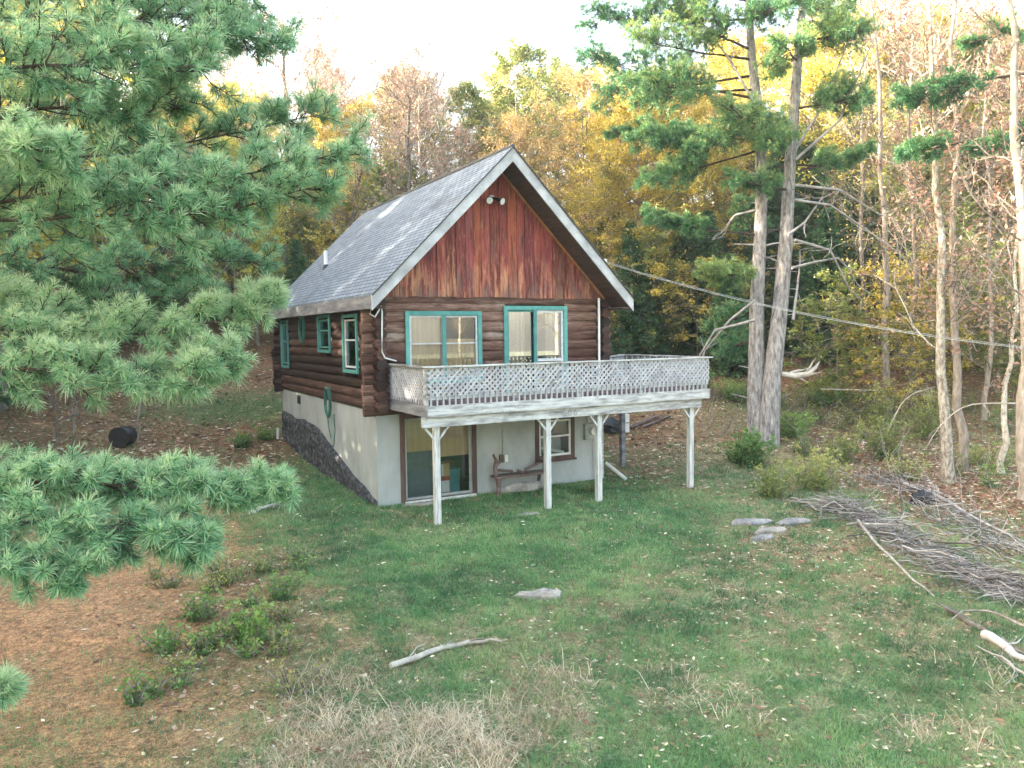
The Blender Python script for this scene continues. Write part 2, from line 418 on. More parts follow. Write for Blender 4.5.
for y0, y1 in ((-.012, .14), (L-.14, L+.01)):
    mb = MB()
    V = [(.1, y0, 5.36), (W-.1, y0, 5.36), (W-.1, y0, ztop(W-.1)-.27), (RX, y0, RZ-.27), (.1, y0, ztop(.1)-.27)]
    VV = V + [(p[0], y1, p[2]) for p in V]
    mb.add(VV, [(0,1,2,3,4), (9,8,7,6,5)] + [((i+1) % 5, i, 5+i, 5+(i+1) % 5) for i in range(5)])
    mb.build('gable_backing', M['soffit'], cabin)

# roof
def slab(mb, x0, x1, y0, y1, top, bot, t=.5):
    """sloped slab between x0 and x1 following the roof plane, offsets top/bot from it"""
    V = []
    for y in (y0, y1):
        for xx, o in ((x0, top), (x1, top), (x1, bot), (x0, bot)): V.append((xx, y, ztop(xx)+o))
    mb.add(V, [(0,1,2,3), (7,6,5,4), (0,4,5,1), (1,5,6,2), (2,6,7,3), (3,7,4,0)], t)
Y0, Y1 = -OV, L + OB
mb = MB()
slab(mb, -EX-.03, RX, Y0-.07, Y1+.04, .03, -.02); slab(mb, RX, W+EX+.03, Y0-.07, Y1+.04, .03, -.02)
roof = mb.build('roof', M['roof'], cabin); tag(roof, 'blue-grey asphalt shingle roof with dark patches near the ridge')
mb = MB(); mb.tube([(RX, Y0-.07, RZ+.035), (RX, Y1+.04, RZ+.035)], .05, 6); mb.build('ridge_cap', simple('ridge_cap', [(.3, (.05, .055, .06)), (.7, (.10, .11, .12))], 5), roof)
mb = MB(); slab(mb, -EX, RX, Y0, Y1, -.021, -.26); slab(mb, RX, W+EX, Y0, Y1, -.021, -.26)
mb.box((-EX, Y0, 5.08), (.0, Y1, 5.12)); mb.box((W, Y0, 5.08), (W+EX, Y1, 5.12))
mb.build('soffit', M['soffit'], roof)
mb = MB(); mb.box((-EX-.035, Y0-.005, 5.07), (-EX-.002, Y1, 5.385)); mb.build('fascia', M['fascia_grey'], roof)
mb = MB(); mb.box((W+EX+.002, Y0-.005, 5.07), (W+EX+.035, Y1, 5.385)); mb.build('fascia', M['fascia_grey'], roof)
for sgn in (-1, 1):
    xe = RX + sgn*(RX+EX+.04)
    for (ya, yb) in ((Y0-.045, Y0-.008), (Y1+.005, Y1+.04)):
        V = []
        for y in (ya, yb):
            V += [(RX, y, RZ-.005), (xe, y, ztop(xe)-.005), (xe, y, ztop(xe)-.36), (RX, y, RZ-.36)]
        F = [(0,1,2,3), (7,6,5,4), (0,4,5,1), (1,5,6,2), (2,6,7,3), (3,7,4,0)]
        mb = MB(); mb.add(V, F, .5); mb.build('rake_board', M['rake'], roof)
mb = MB()   # drip edge over the rake
for sgn in (-1, 1):
    xe = RX + sgn*(RX+EX+.04)
    mb.beam((RX, Y0-.075, RZ+.008), (xe, Y0-.075, ztop(xe)+.008), .03, .03)
mb.build('drip_edge', M['black'], roof)
mb = MB(); mb.beam((RX+.05, -.075, RZ-.34), (W+.02, -.075, ztop(W+.02)-.31), .05, .07); mb.build('gable_trim', M['orange_trim'], cabin)
# vent pipe on roof
_d = _f + _r2*((326-512)/FOC) - _u2*((268-384)/FOC); _t = (RZ-SL*RX+SL*CX-CZ)/(_d[2]-SL*_d[0]); _p = CAM+_d*_t; vx, vy = float(_p[0]), float(_p[1])
mb = MB(); mb.tube([(vx, vy, ztop(vx)-.05), (vx, vy, ztop(vx)+.60)], .07, 12); vpipe = mb.build('vent_pipe', M['white_plastic'], cabin, True)
mb = MB(); mb.tube([(vx, vy, ztop(vx)-.05), (vx, vy, ztop(vx)+.12)], [.13, .075], 12); mb.build('flashing', M['black'], vpipe, True)

# foundation
mb = MB(); T = .22
sl = (.78, 2.74, .06, 2.24); bwn = (4.86, 5.98, .84, 1.92)
mb.box((.03, .03, -.6), (sl[0], T, ZF)); mb.box((sl[0], .031, -.6), (sl[1], T, sl[2])); mb.box((sl[0], .031, sl[3]), (sl[1], T, ZF))
mb.box((sl[1], .03, -.6), (bwn[0], T, ZF)); mb.box((bwn[0], .031, -.6), (bwn[1], T, bwn[2])); mb.box((bwn[0], .031, bwn[3]), (bwn[1], T, ZF)); mb.box((bwn[1], .03, -.6), (W-.03, T, ZF))
fd = mb.build('foundation', M['stucco'], cabin); tag(fd, 'pale rendered basement wall below the logs')
mb = MB(); mb.box((.031, T, -.6), (T, L-.03, ZF-.002)); mb.box((W-T, T, -.6), (W-.031, L-.03, ZF-.002)); mb.box((T, L-T, -.6), (W-T, L-.031, ZF-.002))
mb.box((T, T, ZF-.1), (W-T, L-T, ZF-.01)); sf = mb.build('foundation', M['stucco'], cabin)
mb = MB(); mb.box((T, 2.4, -.3), (W-T, 2.5, ZF-.1)); mb.box((T, T, -.1), (W-T, 2.4, .05)); mb.box((.3, .34, ZF+.3), (W-.3, .36, 5.3)); mb.box((.34, .4, ZF+.3), (.36, L-.3, 5.2)); mb.build('interior', M['interior'], cabin)  # near-black sheets paint the unlit rooms behind the glass
# rough dark lower foundation on the side wall
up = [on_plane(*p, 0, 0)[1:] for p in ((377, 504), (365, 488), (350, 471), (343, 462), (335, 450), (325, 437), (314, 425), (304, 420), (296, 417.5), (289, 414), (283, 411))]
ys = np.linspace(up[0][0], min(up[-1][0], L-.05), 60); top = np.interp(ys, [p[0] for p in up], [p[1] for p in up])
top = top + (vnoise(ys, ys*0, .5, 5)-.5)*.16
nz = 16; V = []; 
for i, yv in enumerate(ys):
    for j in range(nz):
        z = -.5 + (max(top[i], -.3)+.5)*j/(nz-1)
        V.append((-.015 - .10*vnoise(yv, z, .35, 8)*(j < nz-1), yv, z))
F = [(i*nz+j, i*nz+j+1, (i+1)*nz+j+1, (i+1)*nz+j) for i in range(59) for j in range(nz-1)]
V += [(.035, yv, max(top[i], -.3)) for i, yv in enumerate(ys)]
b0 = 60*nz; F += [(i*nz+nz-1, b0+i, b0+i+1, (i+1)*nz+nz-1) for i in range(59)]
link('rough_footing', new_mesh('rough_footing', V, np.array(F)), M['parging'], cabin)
# small vent opening
mb = MB(); mb.box((.012, 7.95, 2.08), (.028, 8.35, 2.36)); mb.build('basement_vent', M['black'], cabin)

# windows -------------------------------------------------------------
def frame_mb(axis, off, a, b, z0, z1, wd, th, out, bottom=True):
    """rectangular frame on a wall plane; axis is the running axis; th thickness outward from off"""
    mb = MB()
    o0, o1 = sorted((off, off + out*th))
    def bx(p, q, r0, r1, e=0):
        if axis == 0: mb.box((p, o0-e, r0), (q, o1+e, r1), float(rng.random()))
        else: mb.box((o0-e, p, r0), (o1+e, q, r1), float(rng.random()))
    bx(a, a+wd, z0, z1); bx(b-wd, b, z0, z1); bx(a+wd, b-wd, z1-wd, z1)
    if bottom: bx(a+wd, b-wd, z0, z0+wd)
    return mb, bx

def pane(axis, off, a, b, z0, z1, name, mat, parent):
    mb = MB()
    if axis == 0: mb.box((a, off-.004, z0), (b, off+.004, z1))
    else: mb.box((off-.004, a, z0), (off+.004, b, z1))
    return mb.build(name, mat, parent)

def wavy(axis, off, a, b, z0, z1, name, mat, parent, amp=.015, per=.13):
    xs = np.arange(a, b+.02, .03); xs[-1] = b
    o = off + amp*np.sin(xs/per*2*math.pi) + amp*.6*np.sin(xs*9)
    V = []
    for z in (z0, z1):
        for q, w_ in zip(xs, o): V.append((q, w_, z) if axis == 0 else (w_, q, z))
    n = len(xs); F = [(i, i+1, n+i+1, n+i) for i in range(n-1)]
    return link(name, new_mesh(name, V, np.array(F), smooth=True), mat, parent)

# front window (four panes)
mb, bx = frame_mb(0, -.045, .84, 3.05, 3.14, 5.04, .11, .05, -1)
w_ = mb.build('window', M['teal'], cabin); tag(w_, 'teal framed four pane front window with peach curtains')
mb, bx = frame_mb(0, -.015, .96, 1.93, 3.26, 4.92, .045, .035, -1); bx(1.005, 1.885, 4.17, 4.20); mb.build('sash', M['sash'], w_)
mb, bx = frame_mb(0, -.012, 1.95, 2.93, 3.26, 4.92, .045, .035, -1); bx(1.995, 2.885, 4.17, 4.20); mb.build('sash', M['sash'], w_)
mb = MB(); mb.box((1.88, -.085, 3.25), (1.99, -.05, 4.93)); mb.build('mullion', M['teal_dark'], w_)
pane(0, .0, 1.0, 1.89, 3.30, 4.88, 'pane', M['glass'], w_); pane(0, .0, 1.99, 2.89, 3.30, 4.88, 'pane', M['glass'], w_)
wavy(0, .05, .95, 1.93, 4.17, 4.95, 'curtain', M['curtain'], w_); wavy(0, .07, .95, 1.93, 3.2, 4.19, 'curtain', M['curtain_low'], w_)
wavy(0, .06, 1.95, 2.95, 3.2, 4.30, 'curtain', M['curtain_low'], w_)
# sliding deck door
mb, bx = frame_mb(0, -.045, 3.74, 5.82, 2.78, 5.19, .11, .05, -1, False)
d_ = mb.build('sliding_door', M['teal'], cabin); tag(d_, 'teal framed sliding glass door onto the deck')
mb, bx = frame_mb(0, -.012, 3.86, 4.80, 2.80, 5.07, .05, .03, -1); mb.build('sash', M['teal_dark'], d_)
mb, bx = frame_mb(0, -.022, 4.76, 5.70, 2.80, 5.07, .07, .03, -1); bx(4.83, 5.63, 3.62, 3.70); mb.build('sash', M['sash'], d_)
mb = MB(); mb.box((4.70, -.088, 2.80), (4.80, -.055, 5.08)); mb.build('mullion', M['teal_dark'], d_)
pane(0, .01, 3.9, 4.77, 2.85, 5.02, 'pane', M['glass_r'], d_); pane(0, -.004, 4.83, 5.63, 2.87, 5.0, 'pane', M['glass_r'], d_)
wavy(0, .12, 3.85, 4.5, 2.8, 5.05, 'curtain', M['curtain'], d_); wavy(0, .12, 5.2, 5.72, 2.8, 5.05, 'curtain', M['curtain'], d_)
# side windows
for i, (a, b, z0, z1, lb) in enumerate([(1.08, 2.47, 3.40, 5.01, 'largest side window near the front corner, white curtains'), (3.68, 5.11, 3.92, 5.06, 'small middle window in the side wall'), (9.08, 10.26, 3.29, 5.01, 'dark rear window in the side wall')]):
    mb, bx = frame_mb(1, -.045, a+.04, b-.04, z0, z1, .09, .05, -1)
    w_ = mb.build('window', M['teal_dark'] if i else M['teal'], cabin); tag(w_, lb)
    zm = (z0+z1)/2 + .1
    mb, bx = frame_mb(1, -.012, a+.14, b-.14, z0+.14, z1-.14, .05, .035, -1); bx(a+.19, b-.19, zm-.03, zm+.02); mb.build('sash', M['sash'] if i == 0 else M['teal_dark'], w_)
    pane(1, 0, a+.19, b-.19, z0+.19, z1-.19, 'pane', M['glass'], w_)
    if i == 0: wavy(1, .09, a+.15, b-.15, z0+.15, z1-.6, 'curtain', M['white_plastic'], w_)
    if i == 1: wavy(1, .09, a+.3, b-.3, z0+.15, z0+.5, 'curtain', M['white_plastic'], w_)

# basement sliding door
mb, bx = frame_mb(0, .03, .66, 2.86, .02, 2.36, .12, .06, -1, False)
mb.box((.78, -.03, .02), (2.74, .05, .06)); bd = mb.build('basement_door', M['brown_frame'], cabin); tag(bd, 'brown framed basement glass door with tan blind')
mb, bx = frame_mb(0, .06, .79, 1.80, .07, 2.23, .05, .03, -1); mb.build('sash', M['metal_grey'], bd)
mb, bx = frame_mb(0, .09, 1.72, 2.73, .07, 2.23, .06, .03, -1); mb.build('sash', M['metal_grey'], bd)
mb = MB(); mb.box((1.70, .02, .07), (1.80, .055, 2.23)); mb.build('mullion', M['brown_frame'], bd)
mb = MB(); mb.box((.74, -.10, -.02), (2.80, .03, .055)); mb.build('threshold', M['white_plastic'], bd)
pane(0, .07, .84, 1.75, .12, 2.18, 'pane', M['glass_b'], bd); pane(0, .10, 1.78, 2.67, .13, 2.17, 'pane', M['glass_b'], bd)
wavy(0, .13, .80, 1.75, 1.33, 2.24, 'blind', M['blind'], bd, .004, .08); wavy(0, .15, 1.76, 2.73, 1.12, 2.24, 'blind', M['blind'], bd, .004, .08)
mb = MB(); mb.box((.80, .34, .06), (1.7, .36, 1.36)); mb.build('inner_panel', simple('grey_blue_panel', [(.3, (.10, .13, .15)), (.7, (.16, .20, .22))], 2), bd)  # panel stands in for the dark grey-blue lower glass
# things seen through the basement door
o = empty('cardboard_box', (2.02, .62, .52), 'open cardboard box on a red crate behind the basement door', 'box')
mb = MB(); mb.box((-.25, -.2, 0), (.22, .2, .36)); b_ = mb.build('box_body', M['cardboard'], o)
mb = MB(); mb.beam((-.25, -.2, .365), (-.22, -.38, .42), .02, .44, up=(1, 0, 0)); mb.beam((.22, 0, .365), (.38, 0, .40), .4, .012); mb.build('flap', M['cardboard'], b_)
mb = MB(); mb.box((-.03, -.204, .02), (.03, -.2005, .34)); mb.build('tape', M['white_plastic'], b_)
o = empty('red_crate', (1.98, .60, .05), 'red and white crate under the cardboard box', 'crate')
mb = MB(); mb.box((-.24, -.22, 0), (.24, .22, .44)); mb.box((-.26, -.24, .44), (.26, .24, .468)); mb.build('crate_body', M['red_paint'], o)
mb = MB(); mb.box((-.02, -.225, .04), (.225, -.2215, .36)); mb.build('crate_panel', M['white_plastic'], o)
o = empty('storage_bin', (2.42, .7, .05), 'blue-green storage bin beside the red crate indoors', 'bin')
mb = MB(); mb.box((-.14, -.2, 0), (.16, .2, .6)); bb_ = mb.build('bin_body', M['blue_plastic'], o); mb = MB(); mb.box((-.16, -.22, .602), (.18, .22, .64)); mb.build('lid', M['blue_plastic'], bb_)

# basement window
mb, bx = frame_mb(0, .03, 4.76, 6.08, .74, 2.02, .11, .06, -1)
mb.box((4.72, -.08, .70), (6.12, -.005, .75)); bw_ = mb.build('basement_window', M['brown_frame'], cabin); tag(bw_, 'brown framed basement window')
mb, bx = frame_mb(0, .05, 4.87, 5.97, .85, 1.91, .06, .04, -1); bx(4.93, 5.91, 1.40, 1.45); mb.build('sash', M['white_plastic'], bw_)
pane(0, .08, 4.93, 5.91, .91, 1.85, 'pane', M['glass'], bw_)
mb = MB(); mb.box((4.95, .3, .9), (5.8, .34, 1.42)); mb.build('inner_panel', M['metal_grey'], bw_)
mb = MB(); mb.beam((4.9, .13, 1.12), (5.8, .13, .92), .03, .07); mb.build('prop_board', M['white_plastic'], bw_)

# services
mb = MB(); mb.box((6.42, -.10, 1.24), (6.86, .03, 1.72)); em = mb.build('meter_box', M['metal_grey'], cabin)
mb = MB(); mb.tube([(6.68, -.10, 1.50), (6.68, -.2, 1.50)], .12, 16); mb.build('meter_dial', M['white_plastic'], em)
mb = MB(); mb.tube([(6.55, -.04, 1.72), (6.55, -.04, 2.3)], .03, 8); mb.tube([(6.72, -.03, 1.24), (6.73, -.03, .1)], .012, 6); mb.build('meter_conduit', M['metal_grey'], em)
mb = MB(); mb.tube([(3.70, .005, 2.4), (3.70, .005, 1.02)], .022, 8); ou = mb.build('outlet_conduit', M['metal_grey'], cabin)
mb = MB(); mb.box((3.58, -.04, .82), (3.70, .03, 1.04)); mb.build('outlet_box', M['bench'], ou)
mb = MB(); mb.box((3.72, -.06, .84), (3.82, .03, 1.02)); mb.build('outlet_cover', M['white_plastic'], ou)
_x = float(on_plane(599, 325, 1, -.35)[0]); mb = MB(); mb.tube([(_x, -.35, 5.42), (_x, -.35, 3.55), (_x, -.30, 2.80)], .035, 10); mb.build('downspout', M['white_plastic'], cabin, True)
cb = [on_plane(*p, 1, -.34) for p in ((376, 301), (371, 307), (370, 314), (375, 317), (379, 310), (381, 306))]
cb += [on_plane(*p, 1, -.36) for p in ((382, 312), (382, 335), (382, 352), (385, 358))] + [on_plane(396, 361, 1, -.12)]
mb = MB(); mb.tube(cb, .022, 6); mb.build('cable_conduit', M['white_plastic'], cabin, True)
fl = [3.40, -.10, 8.05]
mb = MB(); mb.tube([(3.40, -.07, 8.10), (3.40, -.13, 8.10)], .08, 12); fo = mb.build('floodlight', M['metal_grey'], cabin)
for s, tm in ((-1, 'white_plastic'), (1, 'black')):
    mb = MB(); mb.tube([(3.40, -.12, 8.10), (3.40+s*.12, -.20, 8.06), (3.40+s*.17, -.26, 8.02), (3.40+s*.20, -.36, 7.98)], [.03, .045, .07, .105], 14); lh = mb.build('lamp_head', M['black'], fo, True)
    mb = MB(); mb.tube([(3.40+s*.20, -.361, 7.98), (3.40+s*.202, -.366, 7.978)], [.092, .085], 14); mb.build('lens', M['white_plastic'], lh, True)
mb = MB(); mb.tube([on_plane(272+13, 433, 1, L+.2)+[0, 0, -.3], on_plane(285, 428, 1, L+.2)+[0, 0, .1]], .05, 8)
p0 = np.array([-.25, L-.2, .25]); mb = MB(); mb.tube([p0, p0+[.03, 0, .75]], .055, 8); mb.build('drain_pipe', M['white_plastic'], cabin, True)
mb = MB(); mb.box((W-.14, -.02, -.1), (W+.02, .028, 2.4)); mb.build('corner_board', M['trim_white'], cabin)
# white pole leaning at the right corner
o = MB(); a_ = gpt(7.35, -.35, .45); b_ = gpt(8.15, -.75, .06)
a_ = on_plane(606, 463, 1, .1); b_ = ground(626, 481); b_[2] += .05
o.tube([a_, b_], .055, 10); o = o.build('drain_tube', M['white_plastic'], None, True); tag(o, 'short white drain tube slanting down to the grass at the right basement corner', 'pipe')

# hose coils
def coil(name, p, rx, rz, n, tail, label):
    t = np.linspace(0, 2*math.pi*n, 26*n); P = np.zeros((len(t), 3))
    P[:, 1] = p[1] + rx*np.cos(t)*(1+.12*np.sin(t*.37)); P[:, 2] = p[2] + rz*np.sin(t)*(1+.08*np.sin(t*.61)); P[:, 0] = p[0] - .03 - .05*rng.random() - .03*np.sin(t*.8)
    mb = MB(); mb.tube(P, .017, 6)
    for tl in tail: mb.tube(np.array(tl), .017, 6)
    root = empty(name, p, label, 'hose')
    me = mb.mesh(name, True); o = link('hose_loop', me, M['hose'], root); o.matrix_parent_inverse = Matrix.Translation(-Vector([float(c) for c in p]))
    mb = MB(); mb.box((p[0]-.12, p[1]-.05, p[2]+rz-.05), (p[0]+.03, p[1]+.05, p[2]+rz+.03)); o = mb.build('hanger', M['metal_grey'], root); o.matrix_parent_inverse = Matrix.Translation(-Vector([float(c) for c in p]))
hp = on_plane(330, 402, 0, -.06)
tl1 = [on_plane(*q, 0, -.09) for q in ((327, 412), (329, 428), (331, 438))]
tl2 = [on_plane(*q, 0, -.10) for q in ((334, 414), (335, 430), (334, 444), (332, 450))]
coil('garden_hose', hp, .26, .44, 6, [tl1, tl2], 'long dark green garden hose looped on the side wall, its tail hanging')
coil('hose_coil', on_plane(303.5, 329, 0, -.07), .30, .42, 5, [], 'small coil of green hose hung high between the side windows')

# deck ------------------------------------------------------------------
DX0, DX1, DY, DB = .36, 8.94, -2.60, 1.33
mb = MB(); y = DY + .04
while y < -.06:
    mb.box((DX0+.03, y, 2.745), (DX1-.03, y+.135, 2.785), float(rng.random())); y += .142
y = -.02
while y < DB - .1:
    xa = 7.42 + max(0, (y+.2))*.85
    mb.box((xa, y, 2.745), (DX1-.03, y+.135, 2.785), float(rng.random())); y += .142
deck = mb.build('deck', M['bench'], cabin); tag(deck, 'raised deck with weathered white lattice railing')
mb = MB(); x = .45
while x < 8.9: mb.box((x, DY+.04, 2.56), (x+.04, -.1, 2.74)); x += .6
mb.build('joist', M['bench'], deck)
mb = MB(); mb.box((DX0, DY-.0, 2.53), (DX1, DY+.038, 2.79)); mb.build('fascia', M['trim_white'], deck)
mb = MB(); mb.box((DX0-.036, DY+.0, 2.53), (DX0-.001, -.06, 2.79)); mb.build('fascia', M['fascia_grey'], deck)
mb = MB(); mb.box((DX1+.001, DY, 2.53), (DX1+.036, DB, 2.79)); mb.build('fascia', M['fascia_grey'], deck)
mb = MB(); mb.box((.27, DY+.10, 2.28), (8.73, DY+.19, 2.527)); mb.build('beam', M['trim_white'], deck)
def post(x, y, z0, ztp, br=True, m='post'):
    mb = MB(); mb.box((x-.07, y-.06, z0), (x+.07, y+.08, ztp), .5)
    if br:
        for s in (-1, 1): mb.beam((x+s*.06, y-.03, 1.98), (x+s*.31, y-.03, 2.285), .05, .045, .8, up=(0, 1, 0))
    return mb.build('post', M[m], deck)
M['post'] = simple('weathered_white_post', [(.30, (.22, .21, .20)), (.42, (.42, .41, .40)), (.52, (.58, .58, .57)), (.8, (.72, .72, .71))], 3, (5, 5, .6), .75, .25, .005, detail=10)
py_ = DY + .26
for xx in (.67, 3.72, 5.30, 8.47): post(xx, py_, -.25, 2.50)
post(8.72, 1.15, -.2, 2.5, False, 'fascia_grey')
# railing
mbal = None
def bal(x, y, z0=2.60, z1=3.66):
    global mbal
    if mbal is None:
        mb = MB(); mb.box((-.019, -.019, 0), (.019, .019, .87)); mbal = mb.mesh('baluster')
        mbal.materials.append(M['lattice'])
    return link('baluster', mbal, None, deck, (x, y, z0))
x = DX0 + .10; nb = 0
while x < DX1 - .05: bal(x, DY+.032, 2.792); x += .155; nb += 1
y = DY + .12
while y < -.1: bal(DX0+.045, y, 2.792); y += .17
y = DY + .15
while y < DB: bal(DX1-.045, y, 2.792); y += .30
def lattice(p, q, z0, z1, nrm, name='lattice_panel'):
    p = np.array(p, float); q = np.array(q, float); Ln = np.linalg.norm(q-p); d = (q-p)/Ln; n = np.array(nrm, float)
    mb = MB(); h = z1-z0; st = .142
    for sgn, off in ((1, 0), (-1, .012)):
        k0 = -h
        s = k0
        while s < Ln:
            a0, b0 = s, 0.0; a1, b1 = s+h, h
            if a0 < 0: b0 = -a0; a0 = 0
            if a1 > Ln: b1 = h-(a1-Ln); a1 = Ln
            if a1-a0 > .03:
                z_a, z_b = (z0+b0, z0+b1) if sgn == 1 else (z1-b0, z1-b1)
                P = p + d*a0 + n*off; Q = p + d*a1 + n*off
                mb.beam((P[0], P[1], z_a), (Q[0], Q[1], z_b),   .009, .042, float(rng.random()), up=np.cross(n, (Q-P)*[1,1,0]+[0,0,z_b-z_a]))
            s += st
    return mb.build(name, M['lattice'], deck)
lattice((DX0+.02, DY-.004, 0), (DX1-.02, DY-.004, 0), 3.0, 3.655, (0, 1, 0))
lattice((DX0+.004, DY+.04, 0), (DX0+.004, -.07, 0), 2.86, 3.64, (1, 0, 0))
lattice((DX1-.004, DY+.04, 0), (DX1-.004, DB-.02, 0), 3.04, 3.64, (-1, 0, 0))
lattice((DX1-.05, DB, 0), (7.30, .02, 0), 3.04, 3.64, (.6, -.8, 0))
mb = MB(); mb.box((DX0, DY+.053, 2.92), (DX1, DY+.09, 3.02)); mb.box((DX0+.06, DY+.09, 2.92), (DX0+.09, -.08, 3.02)); mb.box((DX1-.09, DY+.09, 2.93), (DX1-.06, DB, 3.03)); mb.build('lower_rail', M['lattice'], deck)
mb = MB(); mb.box((DX0-.07, DY-.06, 3.665), (DX1+.07, DY+.09, 3.70), .6); mb.box((DX0-.07, DY+.091, 3.664), (DX0+.07, -.07, 3.699), .2); mb.box((DX1-.07, DY+.091, 3.664), (DX1+.07, DB+.05, 3.699), .4)
mb.beam((DX1-.08, DB, 3.68), (7.2, -.02, 3.68), .16, .035, .4); mb.build('top_rail', M['trim_white'], deck)
for xx, yy in ((DX0+.02, DY+.09), (2.8, DY+.09), (4.6, DY+.09), (6.6, DY+.09), (DX1-.06, DY+.12), (DX1-.06, DB-.05)): 
    mb = MB(); mb.box((xx-.045, yy, 2.79), (xx+.045, yy+.09, 3.66)); mb.build('rail_post', M['trim_white'], deck)
# house number
tc = bpy.data.curves.new('house_number', 'FONT'); tc.body = '508'; tc.size = .25; tc.extrude = .006; tc.space_character = 1.25
to = bpy.data.objects.new('tmp', tc); col.objects.link(to); bpy.context.view_layer.update()
me = bpy.data.meshes.new_from_object(to.evaluated_get(bpy.context.evaluated_depsgraph_get())); bpy.data.objects.remove(to)
no = link('house_number', me, simple('faded_grey_numerals', [(.3, (.26, .26, .26)), (.7, (.42, .42, .41))], 8), deck)
np_ = on_plane(563, 416.5, 1, DY+.09); no.location = (float(np_[0]), DY+.093, 2.315); no.rotation_euler = (math.pi/2, 0, 0)

# rustic bench -----------------------------------------------------------
bo = empty('rustic_bench', (4.08, -.32, 0), 'rustic log bench against the basement wall below the deck', 'bench')
mb = MB(); mb.box((-.86, -.20, .47), (.86, .20, .53)); mb.build('seat', M['bench'], bo)
def stick(pts, r, name, sides=8, mat='bench'):
    mb = MB(); mb.tube(pts, r, sides); return mb.build(name, M[mat], bo, True)
for s in (-1, 1):
    stick([(s*.74, -.13, .47), (s*.78, -.15, .25), (s*.84, -.16, -.02)], [.06, .055, .065], 'leg')
    stick([(s*.70, .13, .47), (s*.66, .14, .25), (s*.62, .14, -.02)], [.055, .05, .06], 'leg')
    stick([(s*.78, .0, .50), (s*.80, .02, .75), (s*.76, .03, .95), (s*.84, .05, 1.12)], [.07, .065, .05, .035], 'arm_post')
    stick([(s*.80, .02, .75), (s*.66, .02, .92)], [.04, .06], 'arm_stub')
    stick([(s*.76, .10, .78 if s > 0 else .68), (s*.2, .12, .58)], [.035, .04], 'brace')
stick([(-.1, .05, .62), (.08, -.10, .52)], [.03, .045], 'peg')
# step stones, stone and propane things near the deck
def slabstone(name, p, rx, ry, h, mat, label, cat, rot=0, n=12):
    a = np.linspace(0, 2*math.pi, n, endpoint=False); rr = 1 + (rng.random(n)-.5)*.75
    V = []; 
    for s, zz in ((1.0, -.05), (1.03, h*.6), (.82, h), (.4, h*1.08)): 
        for i in range(n):
            xx = rx*rr[i]*s*math.cos(a[i]); yy = ry*rr[i]*s*math.sin(a[i])
            V.append((xx*math.cos(rot)-yy*math.sin(rot), xx*math.sin(rot)+yy*math.cos(rot), zz + (rng.random()-.5)*h*.5))
    V.append((0, 0, h*1.05)); F4 = [(k*n+i, k*n+(i+1) % n, (k+1)*n+(i+1) % n, (k+1)*n+i) for k in range(3) for i in range(n)]
    F3 = [(3*n+i, 3*n+(i+1) % n, 4*n) for i in range(n)]
    o = link(name, new_mesh(name, V, [np.array(F4), np.array(F3)]), mat, None, [float(c) for c in p]); return tag(o, label, cat)
M['stone'] = simple('field_stone', [(.3, (.16, .15, .14)), (.55, (.34, .31, .28)), (.85, (.50, .46, .41))], 5, None, .95, .8, .03)
M['slate'] = simple('grey_slate', [(.3, (.12, .12, .13)), (.55, (.28, .27, .27)), (.85, (.45, .43, .41))], 5, None, .9, .8, .03)
slabstone('stone', ground(544, 598), .38, .17, .10, M['stone'], 'flat tan stone alone in the middle of the lawn', 'stone', -.5)
slabstone('stepping_stone', ground(424, 505), .45, .14, .05, M['stone'], 'low pale stone beside the basement door threshold', 'stone', -.1)
slabstone('stepping_stone', ground(528, 515), .32, .10, .04, M['stone'], 'thin tan stone in the grass below the rustic bench', 'stone', -.1)
slabstone('rock', gpt(4.25, -.22), .55, .14, .20, M['stone'], 'low tan rock lying under the rustic bench', 'rock', 0)
slabstone('rock', ground(268+14, 508), .25, .10, .08, M['whitewood'], 'small white rock in the grass by the dark footing', 'rock', 0)

